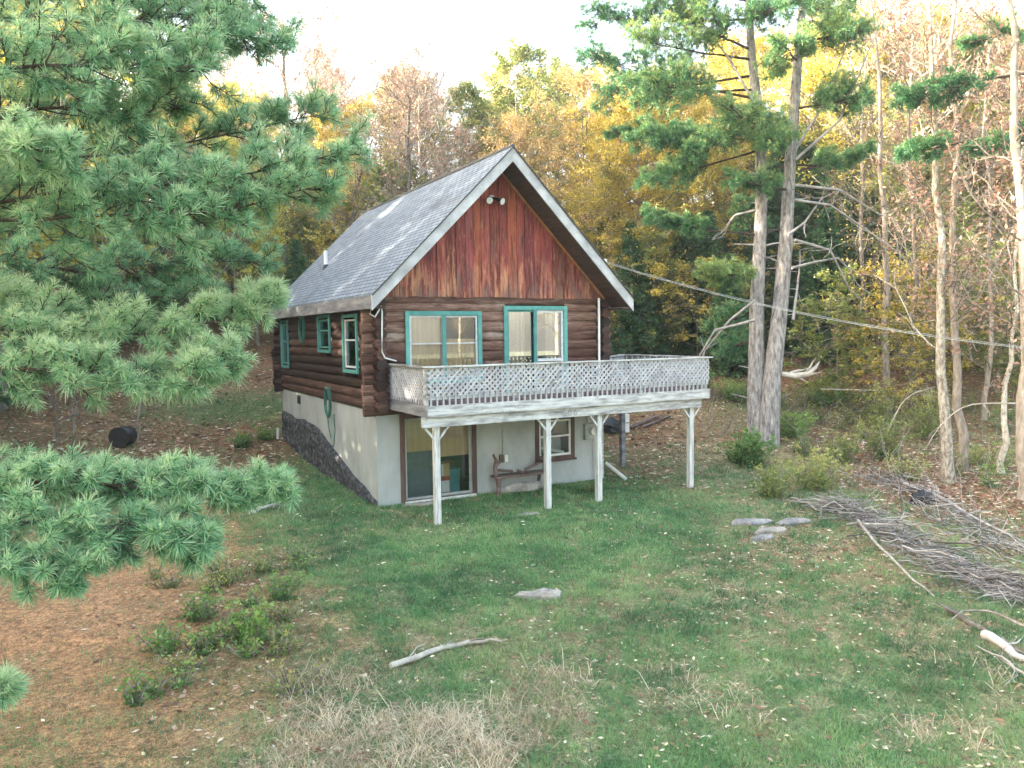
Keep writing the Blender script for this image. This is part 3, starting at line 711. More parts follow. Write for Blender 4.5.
# ------------------------------------------------------------------ ground zones
BL = dict(grass=[], dry=[], needle=[], leaf=[], weed=[], bare=[])  # dry holds straw ground and also painted sunlit patches
def blob(k, px, py, rx, ry, s=1.0):
    c = ground(px, py); _, w = xy_to_uw(c[0], c[1])
    a = ground(px, py+ry); b = ground(px, max(py-ry, 352)); wa = xy_to_uw(a[0], a[1])[1]; wb = xy_to_uw(b[0], b[1])[1]
    u = (px-512)*w/FOC
    BL[k].append((u, (wa+wb)/2, rx*w/FOC, max(abs(wb-wa)/2, .25), s))
for a in [('needle', 40, 690, 190, 120, 3.2), ('needle', 110, 600, 110, 60, 2.6), ('needle', 0, 600, 120, 110, 2.8), ('needle', 190, 745, 70, 50, .9), ('needle', 60, 520, 160, 50, .8),
          ('weed', 215, 600, 85, 45, 1.5), ('weed', 190, 660, 40, 50, .8), ('weed', 265, 640, 40, 50, .7), ('bare', 200, 690, 40, 25, .9), ('bare', 210, 590, 40, 25, .7),
          ('dry', 370, 755, 150, 45, 1.6), ('dry', 250, 740, 70, 50, 1.1), ('dry', 440, 640, 60, 18, 1.2), ('dry', 360, 670, 70, 30, .9), ('dry', 545, 690, 50, 45, .8), ('dry', 480, 740, 50, 35, .9), ('dry', 300, 670, 50, 30, .9), ('dry', 620, 655, 50, 20, .7), ('dry', 600, 610, 60, 12, .5), ('dry', 650, 575, 50, 20, .5), ('dry', 300, 600, 40, 25, .6), ('dry', 130, 560, 60, 20, .7),
          ('dry', 690, 460, 70, 32, 1.1), ('dry', 740, 440, 60, 22, .9), ('dry', 800, 470, 60, 25, .9), ('dry', 840, 600, 150, 40, .45), ('dry', 930, 650, 130, 50, .5), ('dry', 780, 560, 70, 25, .35), ('dry', 700, 415, 40, 10, 1.2), ('dry', 760, 690, 90, 50, .35), ('dry', 870, 540, 150, 30, .6), ('dry', 980, 740, 60, 40, .6),  # small dry patch past the deck end paints a sunlit spot
          ('leaf', 960, 470, 120, 60, 1.6), ('leaf', 1010, 510, 90, 40, 1.3), ('leaf', 880, 470, 60, 35, 1.0), ('leaf', 660, 432, 55, 22, 1.4), ('leaf', 640, 465, 35, 18, 1.0), ('leaf', 880, 560, 140, 30, .5), ('leaf', 690, 380, 60, 22, 1.2), ('leaf', 860, 375, 170, 22, 1.6), ('leaf', 720, 350, 200, 30, 1.8),
          ('leaf', 200, 445, 90, 15, 1.5), ('leaf', 60, 430, 120, 25, 1.1), ('leaf', 240, 462, 40, 14, 1.2), ('leaf', 210, 360, 90, 25, 1.8), ('leaf', 40, 370, 200, 30, 1.6), ('dry', 230, 393, 50, 5, 1.0), ('dry', 60, 432, 70, 8, 1.0),  # the two thin dry strips paint sunlit ground left of the cabin
          ('grass', 230, 408, 70, 13, 5.0), ('grass', 330, 480, 45, 40, 1.2), ('grass', 320, 520, 60, 30, 1.2), ('grass', 740, 395, 40, 22, 1.6), ('grass', 830, 412, 75, 14, 1.9), ('grass', 480, 560, 170, 50, .9), ('grass', 650, 520, 60, 20, .5), ('grass', 640, 700, 70, 50, .5), ('grass', 570, 640, 80, 30, .4), ('grass', 700, 640, 40, 50, .7)]:
    blob(*a)

def zones(x, y):
    u, w = xy_to_uw(x, y)
    base_leaf = np.clip((w - 25.5) / 5, 0, 1) * 1.2
    out = {}
    jit = 1 + (vnoise(x, y, 1.1, 21) - .5) * 1.1
    for k, L_ in BL.items():
        s = 0
        for bu, bw, ru, rw, st in L_:
            d2 = ((u-bu)/ru)**2 + ((w-bw)/rw)**2
            s = s + st*np.exp(-(d2*jit)**1.4*.9)
        out[k] = s
    out['leaf'] = out['leaf'] + base_leaf
    n = vnoise(x, y, 2.2, 33); n2 = vnoise(x, y, .5, 37)
    out['dry'] = out['dry'] + np.clip((n-.5)*2.6, 0, 1)*1.0 + np.clip((n2-.56)*4, 0, 1)*.55 + np.clip((u-4)/14, 0, .4)
    out['grass'] = out['grass'] + .75*(w < 60)
    tot = sum(out.values())
    return {k: v/tot for k, v in out.items()}

GC = dict(grass=(.085, .165, .070), dry=(.34, .27, .17), needle=(.46, .24, .13), leaf=(.24, .125, .085), weed=(.11, .10, .055), bare=(.16, .10, .065))
def axis(parts):
    out = []
    for a, b, s in parts: out += list(np.arange(a, b, s))
    return np.array(out + [parts[-1][1]])
wv = axis([(-400, -60, 40), (-60, 0, 8), (0, 6, 1.2), (6, 27, .13), (27, 46, .35), (46, 90, 1.5), (90, 400, 20)])
uv = axis([(-400, -100, 40), (-100, -30, 5), (-30, -14, .8), (-14, 16, .16), (16, 32, .5), (32, 100, 5), (100, 400, 40)])
UU, WW = np.meshgrid(uv, wv); X, Y = uw_to_xy(UU.ravel(), WW.ravel())
Z = H(X, Y)
z_ = zones(X, Y)
gc = sum(z_[k][:, None]*np.array(GC[k])[None] for k in GC)
br = .72 + .56*vnoise(X, Y, .35, 55, 4); gc = gc*br[:, None]
# trodden darker, redder leaf patches in the litter
rd = vnoise(X, Y, 1.6, 71)[:, None]*z_['leaf'][:, None]; gc = gc*(1-rd*.5) + np.array([.30, .10, .07])*rd*.5
nu, nw = len(uv), len(wv)
idx = np.arange(nu*nw).reshape(nw, nu)
F = np.stack([idx[:-1, :-1], idx[:-1, 1:], idx[1:, 1:], idx[1:, :-1]], -1).reshape(-1, 4)
me = new_mesh('ground', np.stack([X, Y, Z], 1), F, smooth=True, extra=np.concatenate([gc, np.ones((len(gc), 1))], 1))
m, nt, out = base_mat('ground_cover')
c = attr(nt, 'gcol', 'Color'); v = coords(nt)
n1 = noise(nt, v, 9, 6, .75); n2 = noise(nt, v, 45, 3, .7)
c = mixc(nt, c, ramp(nt, [(.3, (.45, .45, .45)), (.5, (1, 1, 1)), (.72, (1.7, 1.6, 1.5))], n1), 1, 'MULTIPLY')
c = mixc(nt, c, ramp(nt, [(.35, (.5, .5, .5)), (.5, (1, 1, 1)), (.68, (1.7, 1.65, 1.5))], n2), 1, 'MULTIPLY')
vr = nt.nodes.new('ShaderNodeTexVoronoi'); vr.inputs['Scale'].default_value = 14; nt.links.new(v, vr.inputs['Vector'])
c = mixc(nt, c, ramp(nt, [(0, (1.35, 1.3, 1.2)), (.5, (.95, .95, .95)), (1, (.55, .55, .55))], vr.outputs['Distance']), .8, 'MULTIPLY')
principled(nt, out, c, .95, n1, .8, .05, .1)
tag(link('ground', me, m), kind='structure')

# ------------------------------------------------------------------ ground cover: blades and leaves
def in_view_points(n, w0, w1, seed, pad=1.08, power=1.0):
    r = np.random.default_rng(seed)
    # area density falls off with distance so the picture density stays even
    q = r.random(n); w = w0*(w1/w0)**(q**power)
    u = (r.random(n)*2-1)*.68*w*pad
    x, y = uw_to_xy(u, w)
    ins = (x > -.05) & (x < W+.05) & (y > .0) & (y < L+.1)
    return x[~ins], y[~ins], w[~ins], r

def blades(name, n, w0, w1, seed, zone, hgt, wid, lean, mat, thr=.0, tintf=None, curl=False, gain=1.0):
    x, y, w, r = in_view_points(n, w0, w1, seed)
    z_ = zones(x, y); p = sum(z_[k]*g for k, g in zone.items())
    clump = vnoise(x, y, .22, seed+3, 2)
    clump = np.clip((clump-.5)*1.5+.5, 0, 1)
    keep = r.random(len(x)) < np.clip((p-thr)/(1-thr)*gain*(.25+1.5*clump), 0, 1)
    x, y, w, clump = x[keep], y[keep], w[keep], clump[keep]; k = len(x)
    z = H(x, y) - .01
    h = hgt*(.5+r.random(k))*(.45+1.1*clump)*np.clip(.3+w/14, .7, 1.1); a = r.random(k)*2*np.pi
    le = lean*(.3+r.random(k)); wd = wid*(.7+.6*r.random(k))*np.clip(w/11, .8, 2.2)
    dx, dy = np.cos(a), np.sin(a); b = r.random(k)*np.pi*2; sx, sy = np.cos(b)*wd/2, np.sin(b)*wd/2
    base = np.stack([x, y, z], 1)
    P0 = base + np.stack([sx, sy, 0*sx], 1); P1 = base - np.stack([sx, sy, 0*sx], 1)
    t0 = np.clip(.5 + (vnoise(x, y, 1.6, seed+7)-.5)*1.1 + (vnoise(x, y, .35, seed+9, 2)-.5)*.6 + (r.random(k)-.5)*.6, 0, 1)
    if not curl:
        P2 = base + np.stack([dx*h*le, dy*h*le, h*np.sqrt(np.clip(1-le**2*.5, .1, 1))], 1)
        V = np.stack([P0, P1, P2], 1).reshape(-1, 3); F = np.arange(3*k).reshape(-1, 3)
        t = np.stack([t0*.7, t0*.7, t0*1.0], 1).ravel()
        me = new_mesh(name, V, F, t)
    else:
        M1 = base + np.stack([dx*h*le*.4, dy*h*le*.4, h*.75], 1); P2 = base + np.stack([dx*h*le*1.3, dy*h*le*1.3, h*(.85-.5*r.random(k))], 1)
        s3 = np.stack([sx, sy, 0*sx], 1)*.8
        V = np.stack([P0, P1, M1-s3, M1+s3, P2], 1).reshape(-1, 3)
        b_ = np.arange(k)[:, None]*5
        me = new_mesh(name, V, [b_ + np.array([[0, 1, 2, 3]]), b_ + np.array([[3, 2, 4]])], np.repeat(t0, 5))
    return link(name, me, mat)
M['grass'] = leaf_mat('grass_blades', [(0, (.025, .09, .032)), (.3, (.07, .22, .08)), (.55, (.15, .34, .12)), (.78, (.30, .43, .17)), (1, (.56, .55, .32))], .35)
M['drygrass'] = leaf_mat('dry_grass', [(0, (.16, .11, .06)), (.4, (.36, .28, .17)), (.75, (.55, .46, .32)), (1, (.74, .67, .52))], .3)
M['strawgrass'] = leaf_mat('straw_grass', [(0, (.24, .18, .11)), (.5, (.50, .41, .28)), (1, (.80, .71, .54))], .3)
M['litter'] = leaf_mat('litter_leaves', [(0, (.07, .035, .025)), (.25, (.24, .10, .06)), (.6, (.42, .23, .15)), (.85, (.60, .44, .32)), (1, (.85, .78, .62))], .2)
M['yleaf'] = leaf_mat('fallen_pale_leaves', [(0, (.45, .30, .10)), (.4, (.72, .62, .40)), (1, (.86, .80, .66))], .2)
tag(blades('grass', 700000, 7.5, 42, 1, dict(grass=1.0, weed=.3, dry=.22), .075, .0095, .8, M['grass'], gain=1.35, thr=.10), kind='stuff')
tag(blades('dry_grass', 400000, 7.5, 34, 2, dict(dry=1.0, weed=.35, grass=.26), .085, .0065, 1.6, M['drygrass'], gain=1.0), kind='stuff')
tag(blades('straw_tufts', 60000, 7.3, 10.4, 3, dict(dry=1.0), .15, .009, 1.9, M['strawgrass'], curl=True, gain=.75, thr=.42), kind='stuff')

def litter(name, n, w0, w1, seed, zone, size, mat, gain, lift=.015, tilt=.5, tint=None, lens=.6):
    x, y, w, r = in_view_points(n, w0, w1, seed)
    z_ = zones(x, y); p = sum(z_[k]*g for k, g in zone.items())
    keep = r.random(len(x)) < np.clip(p*gain, 0, 1); x, y, w = x[keep], y[keep], w[keep]; k = len(x)
    z = H(x, y) + lift*(.3+r.random(k)); s = size*(.5+.9*r.random(k))*np.clip(w/16, .8, 1.6); a = r.random(k)*np.pi*2
    A = np.stack([np.cos(a), np.sin(a), (r.random(k)-.5)*tilt], 1)*s[:, None]; B = np.stack([-np.sin(a), np.cos(a), (r.random(k)-.5)*tilt*1.6], 1)*s[:, None]*lens
    C = np.stack([x, y, z], 1)
    V = np.stack([C-A, C-B*.8, C+A, C+B*.8], 1).reshape(-1, 3)
    t = np.clip(r.random(k), 0, 1) if tint is None else np.clip(tint[0]+tint[1]*r.random(k), 0, 1)
    return tag(link(name, new_mesh(name, V, np.arange(4*k).reshape(-1, 4), np.repeat(t, 4)), mat), kind='stuff')
litter('leaf_litter', 150000, 8, 55, 5, dict(leaf=1.0, bare=.4, weed=.3, dry=.10), .062, M['litter'], 1.2)
litter('fallen_leaves', 22000, 7.5, 40, 6, dict(leaf=.5, grass=.16, dry=.45, weed=.2), .040, M['yleaf'], .42, .04)
litter('pine_straw', 90000, 7.5, 26, 7, dict(needle=1.0, bare=.3), .075, leaf_mat('pine_straw', [(0, (.26, .12, .06)), (.5, (.52, .29, .16)), (1, (.72, .48, .30))], .1), .8, .02, .3, None, .05)

# ------------------------------------------------------------------ foliage builders
def rand_unit(r, n):
    v = r.normal(size=(n, 3)); return v/np.linalg.norm(v, axis=1)[:, None]

def leaf_arrays(P, size, r, tint, flat=.0, asp=.6, fold=True):
    """rhombic leaves at P"""
    n = len(P); a = rand_unit(r, n); a[:, 2] *= (1-flat); a /= np.linalg.norm(a, axis=1)[:, None]
    b = np.cross(a, rand_unit(r, n)); 
    if flat: b[:, 2] *= (1-flat)
    b /= np.linalg.norm(b, axis=1)[:, None]+1e-9
    s = (size*(.55+.9*r.random(n)))[:, None]
    V = np.stack([P-a*s*.5, P+b*s*asp*.5, P+a*s*.5, P-b*s*asp*.5], 1).reshape(-1, 3)
    return V, np.arange(4*n).reshape(-1, 4), np.repeat(tint, 4)

def tuft_arrays(P, D, length, width, n_per, r, tint, cone=1.15, droop=.0):
    """needle tufts: thin triangles radiating from P around direction D"""
    n = len(P); D = D/np.linalg.norm(D, axis=1)[:, None]
    ref = np.tile([0, 0, 1.0], (n, 1)); ref[np.abs(D[:, 2]) > .9] = [1, 0, 0]
    A = np.cross(D, ref); A /= np.linalg.norm(A, axis=1)[:, None]; B = np.cross(D, A)
    N = n*n_per; i = np.repeat(np.arange(n), n_per)
    th = cone*np.sqrt(r.random(N))*(.85+.3*r.random(N)); ph = r.random(N)*2*np.pi
    d = D[i]*np.cos(th)[:, None] + A[i]*(np.sin(th)*np.cos(ph))[:, None] + B[i]*(np.sin(th)*np.sin(ph))[:, None]
    d[:, 2] -= droop*np.sin(th)
    ln = (length if np.isscalar(length) else length[i])*(.75+.45*r.random(N))
    root = P[i] - D[i]*(r.random(N)*.45*ln)[:, None]
    sd = np.cross(d, rand_unit(r, N)); sd /= np.linalg.norm(sd, axis=1)[:, None]+1e-9
    wd = (width*(.7+.6*r.random(N)))[:, None]
    V = np.stack([root-sd*wd*.35, root+sd*wd*.35, root+d*ln[:, None]*.6+sd*wd*.5, root+d*ln[:, None], root+d*ln[:, None]*.6-sd*wd*.5], 1).reshape(-1, 3)
    b = np.arange(N)[:, None]*5
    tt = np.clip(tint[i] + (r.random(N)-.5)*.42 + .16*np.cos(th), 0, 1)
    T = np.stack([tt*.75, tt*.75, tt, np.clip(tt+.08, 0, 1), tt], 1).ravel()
    return V, b + np.array([[0, 1, 2, 3, 4]]), T

def merge(parts):
    V, F, T, n = [], {}, [], 0
    for v, f, t in parts:
        F.setdefault(f.shape[1], []).append(f+n); V.append(v); T.append(t); n += len(v)
    return np.concatenate(V), [np.concatenate(f) for f in F.values()], np.concatenate(T)

def path(p, q, r, n=6, wob=.08, sag=0, up=0):
    p = np.asarray(p, float); q = np.asarray(q, float); t = np.linspace(0, 1, n)[:, None]; Ln = np.linalg.norm(q-p)
    P = p + (q-p)*t
    w = np.cumsum(r.normal(size=(n, 3)), 0)*wob*Ln/n; w -= w[0]; w = w - w[-1]*t*.7
    P = P + w; P[:, 2] += -sag*Ln*4*(t*(1-t))[:, 0] + up*Ln*(t[:, 0]**2 - t[:, 0])
    return P

def decid(seed, Ht=14, r0=.16, nb=26, h0=.3, spread=.42, leaves=9000, lsize=.15, up=.9, lean=.03, sub=6, twig=3, twig_r=.012, mbw=None, clumpy=.35, shape='oval', low=0.0):
    """broadleaf tree; returns trunk/limb mesh and crown mesh"""
    r = np.random.default_rng(seed); mb = MB()
    n = 12; hz = np.linspace(0, Ht, n); off = np.cumsum(r.normal(size=(n, 2)), 0)*lean*Ht/n*1.2; off -= off[0]
    T = np.column_stack([off, hz]); rad = r0*(1-.93*(hz/Ht)**.85)*(1+.5*np.exp(-hz/.35))
    mb.tube(np.vstack([T[0]-[0, 0, .4], T]), np.concatenate([[rad[0]*1.1], rad]), 9, float(r.random()))
    tips = []
    def tr(h): return np.array([np.interp(h, hz, T[:, 0]), np.interp(h, hz, T[:, 1]), h])
    for k in range(nb):
        f = h0 + (1-h0)*((k+r.random())/nb)**.9*.97; h = f*Ht; a = k*2.4+r.random()*1.2
        g = (f-h0)/(1-h0)
        prof = {'oval': math.sin(math.pi*(.18+.80*g))**.7, 'cone': 1-g*.85, 'vase': .55+.45*g if g < .8 else .8}[shape]
        Ln = spread*Ht*prof*(.6+.55*r.random())*.75
        e = up*(.45+.6*g)+(r.random()-.5)*.3
        d = np.array([math.cos(a)*math.cos(e), math.sin(a)*math.cos(e), math.sin(e)])
        p = tr(h); q = p + d*Ln; P = path(p, q, r, 6, .22, 0, .18 if up > .3 else 0)
        rb = max(r0*.42*(1-f*.75)*(.5+Ln/(spread*Ht)), .016)
        mb.tube(P, np.linspace(rb, rb*.25, 6), 5, float(r.random()), False)
        for j in range(sub):
            s = .3+.7*(j+r.random())/sub; i0 = min(int(s*5), 4); fr = s*5-i0; p2 = P[i0]*(1-fr)+P[i0+1]*fr if i0 < 5 else P[5]
            d2 = d*.7 + rand_unit(r, 1)[0]*.75; d2[2] += .25*up; d2 /= np.linalg.norm(d2); L2 = Ln*(.5-.25*s)*(.6+.7*r.random())+.25
            P2 = path(p2, p2+d2*L2, r, 4, .25, 0, .1); mb.tube(P2, np.linspace(rb*.4, .006, 4)+.003, 3, float(r.random()), False)
            for l in range(twig):
                s3 = .35+.65*r.random(); ii = min(int(s3*3), 2); p3 = P2[ii]; d3 = d2*.6+rand_unit(r, 1)[0]*.8; d3[2] += .15; L3 = L2*.55*(.5+r.random())
                P3 = path(p3, p3+d3*L3, r, 3, .2); mb.tube(P3, [twig_r*.7, twig_r*.55, .004], 3, float(r.random()), False)
                tips.append((P3[1], P3[2]))
            tips.append((P2[1], P2[3]))
    crown = None
    if leaves:
        tp = np.array(tips); wgt = r.random(len(tp))**(1+clumpy*5); wgt /= wgt.sum()
        i = r.choice(len(tp), leaves, p=wgt); s = r.random(leaves)[:, None]*1.15
        P = tp[i, 0]*(1-s)+tp[i, 1]*s + r.normal(size=(leaves, 3))*Ht*.014*np.array([1, 1, .5])
        tn = np.clip(.5 + (vnoise(tp[i, 0, 0]*3+tp[i, 0, 2], tp[i, 0, 1]*3+tp[i, 0, 2]*1.7, 1.7, seed)-.5)*1.1 + (r.random(leaves)-.5)*.45, 0, 1)
        V, F, t = leaf_arrays(P, lsize, r, tn, .35, .65)
        crown = new_mesh('crown', V, F, t)
    return mb.mesh('trunk', True), crown

def conifer(seed, Ht=12, r0=.14, nl=34, spread=.24, dens=26, h0=.04, droop=.25, size=.30, npt=5):
    r = np.random.default_rng(seed); mb = MB(); hz = np.linspace(0, Ht, 8)
    mb.tube(np.column_stack([hz*0+r.normal(size=8)*.02, hz*0, hz-.2]), r0*(1-.95*hz/Ht)+.01, 7, .4)
    PP, DD, TT = [], [], []
    for k in range(nl):
        f = h0+(1-h0)*(k/nl)**.95; h = f*Ht; nbr = 6
        for j in range(nbr):
            a = j*2*math.pi/nbr + k*.9 + r.random()*.5; Ln = spread*Ht*(1-f)**.75*(.55+.6*r.random())+.2
            d = np.array([math.cos(a), math.sin(a), .1-droop*.2]); P = path([0, 0, h], d*Ln+[0, 0, h], r, 5, .1); P[:, 2] -= droop*Ln*np.linspace(0, 1, 5)**2*.8
            mb.tube(P, np.linspace(.02+.006*Ln, .005, 5), 3, .3, False)
            m = int(dens*Ln/1.5)+3; s = .12+.9*r.random(m)**.8; i = np.minimum((s*4).astype(int), 3); fr = (s*4-i)[:, None]
            Q = P[i]*(1-fr)+P[i+1]*fr; sd = np.array([-math.sin(a), math.cos(a), 0]); lat = (r.random(m)-.5)*2*Ln*.34*(1.05-s*.7)
            Q = Q + sd*lat[:, None]; Q[:, 2] -= np.abs(lat)*.25 + r.random(m)*.10
            D = d[None]*.8 + sd*np.sign(lat)[:, None]*.8 + r.normal(size=(m, 3))*.25; D[:, 2] -= .15
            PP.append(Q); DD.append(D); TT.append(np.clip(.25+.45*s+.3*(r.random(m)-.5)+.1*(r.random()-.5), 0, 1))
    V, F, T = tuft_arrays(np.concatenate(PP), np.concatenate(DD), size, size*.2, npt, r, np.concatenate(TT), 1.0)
    return mb.mesh('trunk', True), new_mesh('crown', V, F, T)

def make_tree(name, loc, tm, cm, bark, leafm, label, group=None, cat='tree', rot=0, s=1.0, sz=None, tilt=(0, 0)):
    o = empty(name, loc, label, cat, group); o.rotation_euler = (tilt[0], tilt[1], rot); o.scale = (s, s, sz or s)
    t = link('trunk', tm, None, o)
    if len(tm.materials) == 0: tm.materials.append(bark)
    if cm is not None:
        if len(cm.materials) == 0: cm.materials.append(leafm)
        link('crown', cm, None, o)
    return o
def variant(tm, cm, bark, leafm):
    tm.materials.append(bark)
    if cm is not None: cm.materials.append(leafm)
    return tm, cm
B_, P_, D_ = M['bark_grey'], M['bark_pale'], M['bark_dark']
VAR = dict(
  gold=[variant(*decid(101+i, 14, .15, 30, .10, .40, 24000, .125), B_, M['gold']) for i in range(3)],
  orange=[variant(*decid(111+i, 14, .15, 28, .15, .40, 15000, .12), B_, M['orange']) for i in range(3)],
  yellow=[variant(*decid(121+i, 13, .14, 28, .15, .42, 20000, .125), B_, M['yellow']) for i in range(2)],
  green=[variant(*decid(131+i, 13, .14, 28, .15, .40, 20000, .13), B_, M['olive']) for i in range(2)],
  pink=[variant(*decid(141+i, 15, .15, 34, .25, .36, 4500, .11, 1.1, sub=8, twig=6, twig_r=.02), P_, M['pink']) for i in range(3)],
  bare=[variant(*decid(151+i, 15, .16, 30, .3, .36, 900, .13, 1.1, sub=7, twig=5, twig_r=.02), P_, M['orange']) for i in range(3)],
  hemlock=[variant(*conifer(161+i), D_, M['hemlock']) for i in range(3)],
  sapling=[variant(*decid(171+i, 5, .04, 20, .1, .5, 3600, .11, .4, sub=5, twig=3), B_, M['gold']) for i in range(3)],
  gsap=[variant(*decid(191+i, 6, .045, 22, .08, .48, 5000, .12, .4, sub=5, twig=3), B_, M['olive']) for i in range(2)],
  yshrub=[variant(*decid(181+i, 3.2, .03, 18, .05, .6, 2200, .11, .6, sub=5, twig=2), B_, M['olive']) for i in range(2)],
)
for k, v in VAR.items():
    for i, (a, b) in enumerate(v):
        a.name = 'trunk'; 
        if b: b.name = 'crown'

side = lambda px: 'behind the left pines' if px < 230 else 'behind the left end of the roof' if px < 400 else 'above the cabin roof ridge' if px < 560 else 'behind the right side of the cabin' if px < 720 else 'beyond the big twin pine' if px < 880 else 'at the right edge of the clearing'
DESC = dict(gold='golden leaved hillside tree', orange='orange-brown leaved hillside tree', yellow='bright yellow leaved hillside tree', green='olive green leaved hillside tree', pink='sparse pinkish leaved hillside tree', bare='nearly bare pale limbed hillside tree', hemlock='dark green hemlock on the hillside', sapling='thin gold leaved sapling in the understorey', yshrub='low olive leaved shrub in the understorey', gsap='olive green leaved sapling in the understorey')
KIND = dict(gold='maple_tree', orange='oak_tree', yellow='birch_tree', green='beech_tree', pink='bare_tree', bare='bare_tree', hemlock='hemlock_tree', sapling='sapling', yshrub='shrub', gsap='sapling')
r_ = np.random.default_rng(77)
def put(kind, px, w, s=1.0, sz=None, label=None, group='auto', var=None, rot=None, dz=-.1, tilt=(0, 0)):
    p = base_at(px, w, dz); v = VAR[kind]; tm, cm = v[int(r_.integers(len(v))) if var is None else var % len(v)]
    lb = label or DESC[kind]+' '+side(px)
    return make_tree(KIND[kind], p, tm, cm, None, None, lb, (lb.split(' in ')[0] + ' group' if False else ('trees: '+lb)) if label is None else None, 'shrub' if kind == 'yshrub' else 'tree', float(r_.random()*6.28) if rot is None else rot, s, sz, tilt)
# random stands by picture column
def pick(px, w):
    q = r_.random()
    def ch(opts):
        a = 0
        for k, p in opts:
            a += p
            if q < a: return k
        return opts[-1][0]
    if px < 180: return ch([('yellow', .3), ('pink', .1), ('green', .3), ('hemlock', .3)])
    if px < 280: return ch([('yellow', .5), ('green', .15), ('gold', .1), ('pink', .25)])
    if px < 430: return ch([('pink', .5), ('green', .15), ('bare', .15), ('gold', .1), ('orange', .1)])
    if px < 500: return ch([('pink', .2), ('hemlock', .3), ('green', .25), ('orange', .25)])
    if px < 600: return ch([('orange', .4), ('gold', .2), ('green', .25), ('hemlock', .15)])
    if px < 740: return ch([('gold', .45), ('orange', .15), ('green', .25), ('hemlock', .15)])
    if px < 880: return ch([('bare', .2), ('gold', .2), ('yellow', .15), ('green', .2), ('hemlock', .25)])
    return ch([('bare', .2), ('pink', .15), ('gold', .25), ('yellow', .15), ('green', .15), ('hemlock', .1)])
for row, (w, n, s) in enumerate([(41, 17, .76), (45, 18, .86), (50, 19, .93), (56, 19, .97), (63, 20, .98), (71, 20, .98)]):
    for i in range(n):
        px = -120 + (1024+240)*(i+.5+(r_.random()-.5)*.8)/n
        ww = w + (r_.random()-.5)*5
        if w < 46 and 300 < px < 520: ww += 4
        hs = s*(.85+.3*r_.random())*(.9 if 430 < px < 600 else 1)
        put(pick(px, ww), px, ww, hs)
for i in range(20):
    px = 800+300*(i+r_.random())/20; k = ['bare', 'yellow', 'bare', 'gold', 'pink', 'green'][i % 6]
    put(k, px, 38+24*r_.random(), 1.05+.25*r_.random())
# understorey in front of the wood
for i in range(72):
    px = -60 + 1150*(i+.5+(r_.random()-.5)*.8)/72; ww = 38.5 + r_.random()*12 + (3 if px < 330 or px > 800 else 0)
    k = 'sapling' if r_.random() < .35 else 'gsap' if r_.random() < .45 else ('hemlock' if r_.random() < .5 else 'yshrub')
    put(k, px, ww, (.38 if k == 'hemlock' else .85)*(.7+.6*r_.random()))

# ------------------------------------------------------------------ white pines
def pine_crown(limbs, seed, tl, tw, npt, twig_len, ntw, ntuft, wood_r=.022, flat=.75, cone=1.2, tint0=.45, upb=.25, nmul=1.0):
    """limbs: list of world paths. returns wood MB and tuft arrays"""
    r = np.random.default_rng(seed); mb = MB(); PP, DD, TT = [], [], []
    for lp in limbs:
        spec = {}
        if isinstance(lp, tuple): lp, spec = lp
        P0 = np.array(lp, float); tl_ = spec.get('len', twig_len); nt_ = int(spec.get('n', ntw)*nmul); tn = spec.get('tint', tint0)
        t0 = np.linspace(0, 1, len(P0)); tt = np.linspace(0, 1, 16)
        P = np.column_stack([np.interp(tt, t0, P0[:, i]) for i in range(3)])
        P[1:-1] = (P[:-2]+P[1:-1]*2+P[2:])/4; wob = np.cumsum(r.normal(size=P.shape), 0)*.012; P += wob-wob[0]
        r0 = spec.get('r', wood_r); mb.tube(P, np.linspace(r0, .006, 16), 6, .5, False)
        s0 = spec.get('s0', .12)
        for k in range(nt_):
            s = s0+(1-s0)*(k+r.random())/nt_; i = min(int(s*15), 14); p = P[i]+(P[i+1]-P[i])*(s*15-i)
            ax = P[i+1]-P[i]; ax /= np.linalg.norm(ax); sd = np.cross(ax, [0, 0, 1]); sd /= np.linalg.norm(sd)+1e-9; upv = np.cross(sd, ax)
            a = r.normal()*flat + (0 if r.random() < .5 else math.pi)
            d = ax*.75 + sd*math.cos(a) + upv*(math.sin(a)+upb); d /= np.linalg.norm(d)
            Lt = tl_*(1.08-.55*s)*(.6+.7*r.random()); Q = path(p, p+d*Lt, r, 5, .15, 0, .12)
            mb.tube(Q, np.linspace(max(.2*r0, .008), .004, 5), 4, .5, False)
            for j in range(ntuft):
                q = .25+.75*(j+r.random())/ntuft; ii = min(int(q*4), 3); c = Q[ii]+(Q[ii+1]-Q[ii])*(q*4-ii)
                dd = d*.8+rand_unit(r, 1)[0]*.75; dd[2] += .30; dd /= np.linalg.norm(dd); sub = tl_*.18*(.4+r.random())*(1 if j < ntuft-1 else .2)
                e = c+dd*sub; mb.tube([c, e], [.005, .004], 3, .5, False)
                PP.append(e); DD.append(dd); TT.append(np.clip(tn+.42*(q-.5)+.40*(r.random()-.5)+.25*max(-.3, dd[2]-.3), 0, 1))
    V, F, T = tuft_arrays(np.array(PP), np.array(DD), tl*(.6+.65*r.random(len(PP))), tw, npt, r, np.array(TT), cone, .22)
    return mb, (V, F, T)

